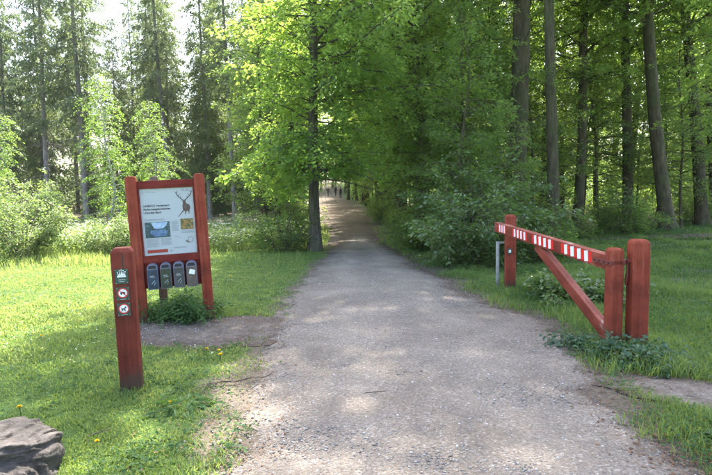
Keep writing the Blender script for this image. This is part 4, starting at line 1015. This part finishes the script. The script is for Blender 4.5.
# ------------------------------------------------------------------ barrier
near_p = thing('hinge_post', (2.77, 5.40, float(GZ(2.8, 5.42)) - .03), 'thick red timber hinge post at the near end of the barrier', 'post', 'barrier posts', rot=(0, 0, R(-4)))
pyramid_post(.165, .165, 1.12, .03, bev=.018).build('post', M['red_post'], near_p, True)
mh = MB(); mh.tube([(-.10, .0, .93), (-.10, .0, .72)], .013, 8).box((-.092, 0, .905), (.03, .05, .03), None, .004).tube([(-.10, .0, .79), (-.112, .0, .70), (-.112, 0, .66)], [.017, .014, .007], 8)
mh.build('hinge_pin', M['iron'], near_p, True)
far_p = thing('latch_post', (2.42, 8.66, float(GZ(2.42, 8.66))), 'red timber latch post under the far end of the barrier beam', 'post', 'barrier posts', rot=(0, 0, R(-4)))
pyramid_post(.155, .155, 1.19, .025, bev=.016).build('post', M['red_post'], far_p, True)
MB().box((-.02, -.0795, .62), (.06, .006, .09), None, .001).build('plaque', M['plate'], far_p)
flat_poly('plaque_print', rect(-.038, .60, -.002, .645), M['white'], far_p, -.0835)
sp2 = thing('metal_post', (2.26, 8.80, float(GZ(2.26, 8.8))), 'short grey galvanised metal post beside the far red post', 'post')
MB().box((0, 0, .34), (.045, .055, .84), None, .006).build('post', M['steel'], sp2, True)
MB().box((.06, -.0, .74), (.16, .018, .03), None, .003).build('bracket', M['steel'], sp2)
# swinging part: local +y runs from the stile towards the far post
sx0, sy0 = 2.555, 5.44; ex, ey = 2.285, 8.86
dirv = Vector((ex - sx0, ey - sy0)); Lb = dirv.length
gt = thing('barrier_gate', (sx0, sy0, float(GZ(sx0, sy0))), 'red timber swing barrier with red and white reflective strips', 'barrier', rot=(0, 0, math.atan2(-dirv.x, dirv.y)))
pyramid_post(.128, .14, 1.0, .022, z0=.0, bev=.016).build('stile', M['red_post'], gt, True)
zn, zf = .845, .985                       # beam centre heights near / far
sl = math.atan2(zf - zn, Lb)
Rb = Euler((sl, 0, 0))
bm_ = MB().box((0, 0, 0), (.105, Lb - .05, .15), None, .008); bo = bm_.build('beam', [M['red_beam'], M['beam_top']], gt, True)
for p in bo.data.polygons: p.material_index = 1 if p.normal.z > .7 else 0
bo.location = (-.005, .075 + (Lb - .05) / 2, (zn + zf) / 2); bo.rotation_euler = Rb
# reflective strips on the path side of the beam (-x), children of the beam
hl = (Lb - .05) / 2
for gi, (c, ln) in enumerate([(-hl + .62, .72), (-hl + 1.52, .66), (-hl + 2.30, .56), (-hl + 3.02, .36)]):
    nb = 4 if gi < 3 else 3
    n = 2 * nb + 1; wd = ln / n
    for i in range(n):
        MB().box((-.0535, c - ln / 2 + wd * (i + .5), .006), (.003, wd - .0006, .112), Euler((R(-8), 0, 0))).build('red_stripe' if i % 2 == 0 else 'white_stripe', M['refl_red' if i % 2 == 0 else 'refl_white'], bo)
# diagonal brace from the stile foot up to the beam
a = np.array([0.0, .05, .10]); b = np.array([0.0, 1.86, .845])
dv = b - a; Ld = np.linalg.norm(dv)
br = MB().box((0, 0, 0), (.09, Ld, .13), None, .007).build('brace', [M['red_beam'], M['beam_top']], gt, True)
for p in br.data.polygons: p.material_index = 1 if p.normal.z > .95 else 0
br.location = (a + b) / 2; br.rotation_euler = (math.atan2(dv[2], dv[1]), 0, 0)
for z, yl in ((.855, .34), (.075, .18)):
    MB().box((-.002, .02 + yl / 2 - .09, z), (.162, yl, .045), None, .003).build('strap', M['iron'], gt)
    m = MB()
    for k in range(4):
        m.tube([(-.082, -.045 + k * (yl - .06) / 3, z), (-.091, -.045 + k * (yl - .06) / 3, z)], .008, 8)
    m.build('bolt', M['ink'], gt)
    MB().box((.115, 0, z), (.10, .05, .04), None, .006).build('hinge_eye', M['iron'], gt)

# ------------------------------------------------------------------ boulder
bm = bmesh.new(); bmesh.ops.create_icosphere(bm, subdivisions=6, radius=1.0)
co = np.array([v.co for v in bm.verts])
sg = lambda v, p: np.sign(v) * np.abs(v) ** p
c2 = np.stack([sg(co[:, 0], .62), sg(co[:, 1], .62), sg(co[:, 2], .5)], -1)
d = (fbm(co[:, 0] * 1.6 + 5, co[:, 1] * 1.6 + co[:, 2] * 2.5 + 5, 201, 5) - .5) * .38
st = np.sin((c2[:, 2] * 7 + c2[:, 0] * 2.2 + c2[:, 1] * 3 + 3 * fbm(co[:, 0] * 2 + 9, co[:, 1] * 2 + 9, 203)) * 1.6) * .018
fine = (fbm(co[:, 0] * 9 + 20, co[:, 1] * 9 + co[:, 2] * 14 + 20, 205, 4) - .5) * .13
c2 = c2 * (1 + d + st + fine)[:, None]
c2[:, 2] += -.10 * c2[:, 0] - .14 * c2[:, 1]
c2 *= np.array([.55, .36, .22])
for v, c in zip(bm.verts, c2): v.co = c
me = bpy.data.meshes.new('boulder'); bm.to_mesh(me); bm.free(); me.materials.append(M['rock'])
me.polygons.foreach_set('use_smooth', np.ones(len(me.polygons), bool))
o = obj('boulder', me, None, label='rough grey boulder with layered cracks lying on the lawn', category='boulder'); o.location = (-2.25, 2.86, .12); o.rotation_euler = (0, 0, .2)

# ------------------------------------------------------------------ dandelions, twigs
def dandelion():
    m = MB(); m.tube([(0, 0, -.01), (.004, .002, .05), (.006, .004, .085)], [.002, .0018, .0016], 5)
    me_s = m.build('stem', M['herb']); ms = me_s.data; bpy.data.objects.remove(me_s)
    g = np.random.default_rng(8); n = 46; a = g.random(n) * 6.283; e = g.random(n)
    P = np.tile([.006, .004, .085], (n, 1)); D = np.stack([np.cos(a) * (.3 + e), np.sin(a) * (.3 + e), .9 - .7 * e], -1)
    V, T, t = leaf_arrays(P, D, np.tile([0, 0, 1.], (n, 1)) + g.normal(0, .2, (n, 3)), np.full(n, .017), np.full(n, .008), np.ones(n), 0)
    return ms, np_mesh('bloom', V, T=T, mats=M['yellow_flower'])
DAN = dandelion()
dl = [(-1.38, 3.92), (-1.45, 5.22), (-1.30, 5.12), (-1.25, 4.96), (-1.62, 3.3), (-3.35, 5.75), (-3.75, 5.2), (-2.35, 3.75), (-2.15, 7.1), (-2.0, 7.3), (-2.9, 8.9), (-2.2, 9.6), (-4.3, 7.6), (-3.4, 11.2), (-1.6, 10.1), (-2.5, 12.6), (-5.1, 9.3)]
for k, (x, y) in enumerate(dl):
    place('dandelion', DAN, (x, y), ('yellow dandelion in the weeds under the information board' if 6.9 < y < 7.5 and x > -2.5 else 'one of the yellow dandelions close together beside the bare patch by the board' if 4.9 < y < 5.3 and x > -1.6 else 'yellow dandelion beside the boulder' if y < 3.8 else 'yellow dandelion in the leaf rosette near the marker post' if y < 4 else 'yellow dandelion in the open lawn'), 'dandelion', 'dandelions in the lawn', rz=k * 1.3, sc=1.0 + .12 * (k % 4), parts=('stem', 'bloom'))
def twig(loc, pts, r, label, rz=0):
    t = Tree(int(abs(loc[0] * 100))); pts = np.array(pts, float)
    t.tube(pts, np.linspace(r, r * .4, len(pts)), 6)
    for k in range(1, len(pts) - 1):
        d = t.g.normal(0, .06, 3); d[2] = abs(d[2]) * .4
        t.tube([pts[k], pts[k] + d * .6, pts[k] + d * 1.3], [r * .5, r * .4, r * .15], 4)
    me = np_mesh('fallen_twig', np.concatenate(t.wV), Q=np.concatenate(t.wQ), mats=M['twig_bark'], smooth=True)
    o = obj('fallen_twig', me, None, label=label, category='twig', group='fallen twigs'); o.location = (*loc, float(H(*loc)) + .022); o.rotation_euler = (0, 0, rz)
twig((-1.25, 4.45), [(0, 0, 0), (.12, .03, .012), (.24, .05, .006), (.36, .11, .016), (.46, .13, .01), (.52, .17, .03)], .010, 'long crooked dead twig on bare soil between the marker post and the gravel')
twig((.05, 4.15), [(0, 0, .02), (.1, .01, .025), (.19, .04, .022)], .004, 'thin brown twig lying on the open gravel')
twig((-1.75, 3.45), [(0, 0, .02), (.07, .05, .03), (.12, .11, .025)], .004, 'short pale twig in the grass beside the boulder')

# ------------------------------------------------------------------ people far down the path
def person(loc, rz, label, jacket, trousers, step):
    V = {'pelvis': (0, 0, .95), 'waist': (0, 0, 1.10), 'chest': (0, -.01, 1.32), 'neck': (0, 0, 1.50), 'chin': (0, .015, 1.56), 'head': (0, .01, 1.65), 'crown': (0, 0, 1.73)}
    rad = {'pelvis': (.15, .11), 'waist': (.14, .10), 'chest': (.17, .115), 'neck': (.055, .055), 'chin': (.07, .075), 'head': (.078, .095), 'crown': (.05, .06)}
    E = [('pelvis', 'waist'), ('waist', 'chest'), ('chest', 'neck'), ('neck', 'chin'), ('chin', 'head'), ('head', 'crown')]
    for s, n_ in ((-1, 'l'), (1, 'r')):
        f = s * step
        V.update({'hip' + n_: (s * .10, 0, .90), 'kn' + n_: (s * .10, f * .12 + .03, .50), 'an' + n_: (s * .10, f * .24 - .04, .09), 'to' + n_: (s * .11, f * .24 + .13, .035),
                  'sh' + n_: (s * .19, 0, 1.42), 'el' + n_: (s * .25, -f * .08 - .02, 1.15), 'wr' + n_: (s * .25, -f * .16 + .07, .92), 'ha' + n_: (s * .245, -f * .18 + .09, .83)})
        rad.update({'hip' + n_: (.095, .095), 'kn' + n_: (.062, .062), 'an' + n_: (.042, .042), 'to' + n_: (.042, .03), 'sh' + n_: (.068, .068), 'el' + n_: (.047, .047), 'wr' + n_: (.033, .033), 'ha' + n_: (.036, .022)})
        E += [('pelvis', 'hip' + n_), ('hip' + n_, 'kn' + n_), ('kn' + n_, 'an' + n_), ('an' + n_, 'to' + n_), ('chest', 'sh' + n_), ('sh' + n_, 'el' + n_), ('el' + n_, 'wr' + n_), ('wr' + n_, 'ha' + n_)]
    names = list(V); ix = {k: i for i, k in enumerate(names)}
    me = bpy.data.meshes.new('person'); me.from_pydata([V[k] for k in names], [(ix[a], ix[b]) for a, b in E], [])
    tmp = bpy.data.objects.new('person_tmp', me); COL.objects.link(tmp)
    tmp.modifiers.new('Skin', 'SKIN')
    if not me.skin_vertices: me.skin_vertices.new()
    for i, k in enumerate(names):
        sv_ = me.skin_vertices[0].data[i]; sv_.radius = rad[k]; sv_.use_root = (k == 'pelvis')
    sb = tmp.modifiers.new('Sub', 'SUBSURF'); sb.levels = 2; sb.render_levels = 2
    bpy.context.view_layer.update()
    m2 = bpy.data.meshes.new_from_object(tmp.evaluated_get(bpy.context.evaluated_depsgraph_get()))
    bpy.data.objects.remove(tmp)
    m2.materials.clear()
    for mt in (plain('skin', (.45, .28, .2), .6), plain('jacket', jacket, .8), plain('trousers', trousers, .8), plain('hair', (.03, .02, .015), .7), plain('shoe', (.02, .02, .02), .6)): m2.materials.append(mt)
    for p in m2.polygons:
        c = p.center; z = c.z
        hand = abs(c.x) > .2 and z < .89
        p.material_index = 4 if z < .085 else 2 if (z < .93 and not hand and abs(c.x) < .2) else 0 if hand else 1 if z < 1.5 else (3 if (z > 1.69 or c.y < -.0) else 0); p.use_smooth = True
    m2.name = 'person'
    o = obj('person', m2, None, label=label, category='person', group='walkers far down the path'); o.location = (*loc, float(H(*loc)) + .03 + .0006 * loc[1]); o.rotation_euler = (0, 0, rz)
person((-2.35, 88), 0.1, 'walker in dark navy clothes on the path, closer than the other two', (.012, .014, .022), (.015, .016, .02), 1)
person((-3.6, 101), -.2, 'walker in black jacket beside another walker far down the path', (.02, .02, .022), (.02, .025, .04), -1)
person((-5.0, 102), .2, 'walker in dark grey coat on the outer side of the distant pair', (.035, .03, .03), (.015, .015, .018), 1)

# ------------------------------------------------------------------ the far wood that closes the view
def far_wood(name, n, seed, az0, az1, r0, r1, hmax, lf, mat, label, gap=None):
    g = np.random.default_rng(seed)
    nc = n // 90
    a = R(az0) + (R(az1) - R(az0)) * g.random(nc); rr = r0 + (r1 - r0) * g.random(nc); zc = hmax * g.random(nc) ** 1.25
    k = np.repeat(np.arange(nc), 90); m = len(k)
    x = (rr * np.sin(a))[k] + g.normal(0, .9, m); y = (rr * np.cos(a))[k] + g.normal(0, .9, m); z = zc[k] + g.normal(0, .28, m)
    ok = (z > 0) & ((path_d(x, y) > .8) | (y > 110)); x, y, z, k = x[ok], y[ok], z[ok], k[ok]; m = len(x)
    P = np.stack([x, y, H(x, y) + z], -1); D = g.normal(0, 1, (m, 3)); D[:, 2] -= .3
    V, T, t = leaf_arrays(P, D, np.tile([0, 0, 1.], (m, 1)) + g.normal(0, .5, (m, 3)), lf * (.6 + .7 * g.random(m)), lf * .55 * np.ones(m), np.clip(.5 * g.random(nc)[k] + .5 * g.random(m), 0, 1))
    o = obj(name, np_mesh(name, V, T=T, mats=M[mat], attrs={'tint': t})); o['label'] = label; o['category'] = 'wood'; o['kind'] = 'stuff'
far_wood('distant_beech_wood', 105000, 901, -8, 40, 66, 125, 17, .36, 'under', 'far off mass of beech foliage closing the view along the path and through the wood')
far_wood('distant_conifer_wood', 115000, 902, -44, -5, 56, 92, 13, .34, 'larch', 'far off mass of dark conifers behind the tall spruces')

for o in bpy.data.objects:
    if o.name.split('.')[0] in ('small_print', 'emblem', 'leaflet_print', 'stag_head', 'crown_pearl', 'crown_emblem', 'lettering', 'antlers', 'bolt', 'wheel_symbol', 'dog_head', 'dog_legs', 'horn_picture'): o['kind'] = 'stuff'

far_wood('undergrowth', 50000, 903, 9, 40, 42, 66, 4.5, .24, 'under', 'dense green undergrowth between the trunks at the back of the beech wood')
# thin summer air between the trees
hz = bpy.data.materials.new('summer_air'); hz.use_nodes = True; nt = hz.node_tree; nt.nodes.remove(nt.nodes['Principled BSDF'])
pv = nt.nodes.new('ShaderNodeVolumePrincipled'); pv.inputs['Color'].default_value = (.95, .97, 1, 1); pv.inputs['Density'].default_value = .00022; pv.inputs['Anisotropy'].default_value = .4
nt.links.new(pv.outputs[0], nt.nodes['Material Output'].inputs['Volume'])
o = MB().box((0, 300, 18), (1420, 1220, 40)).build('haze', hz, kind='stuff', label='thin pale haze hanging in the air of the wood', category='haze')
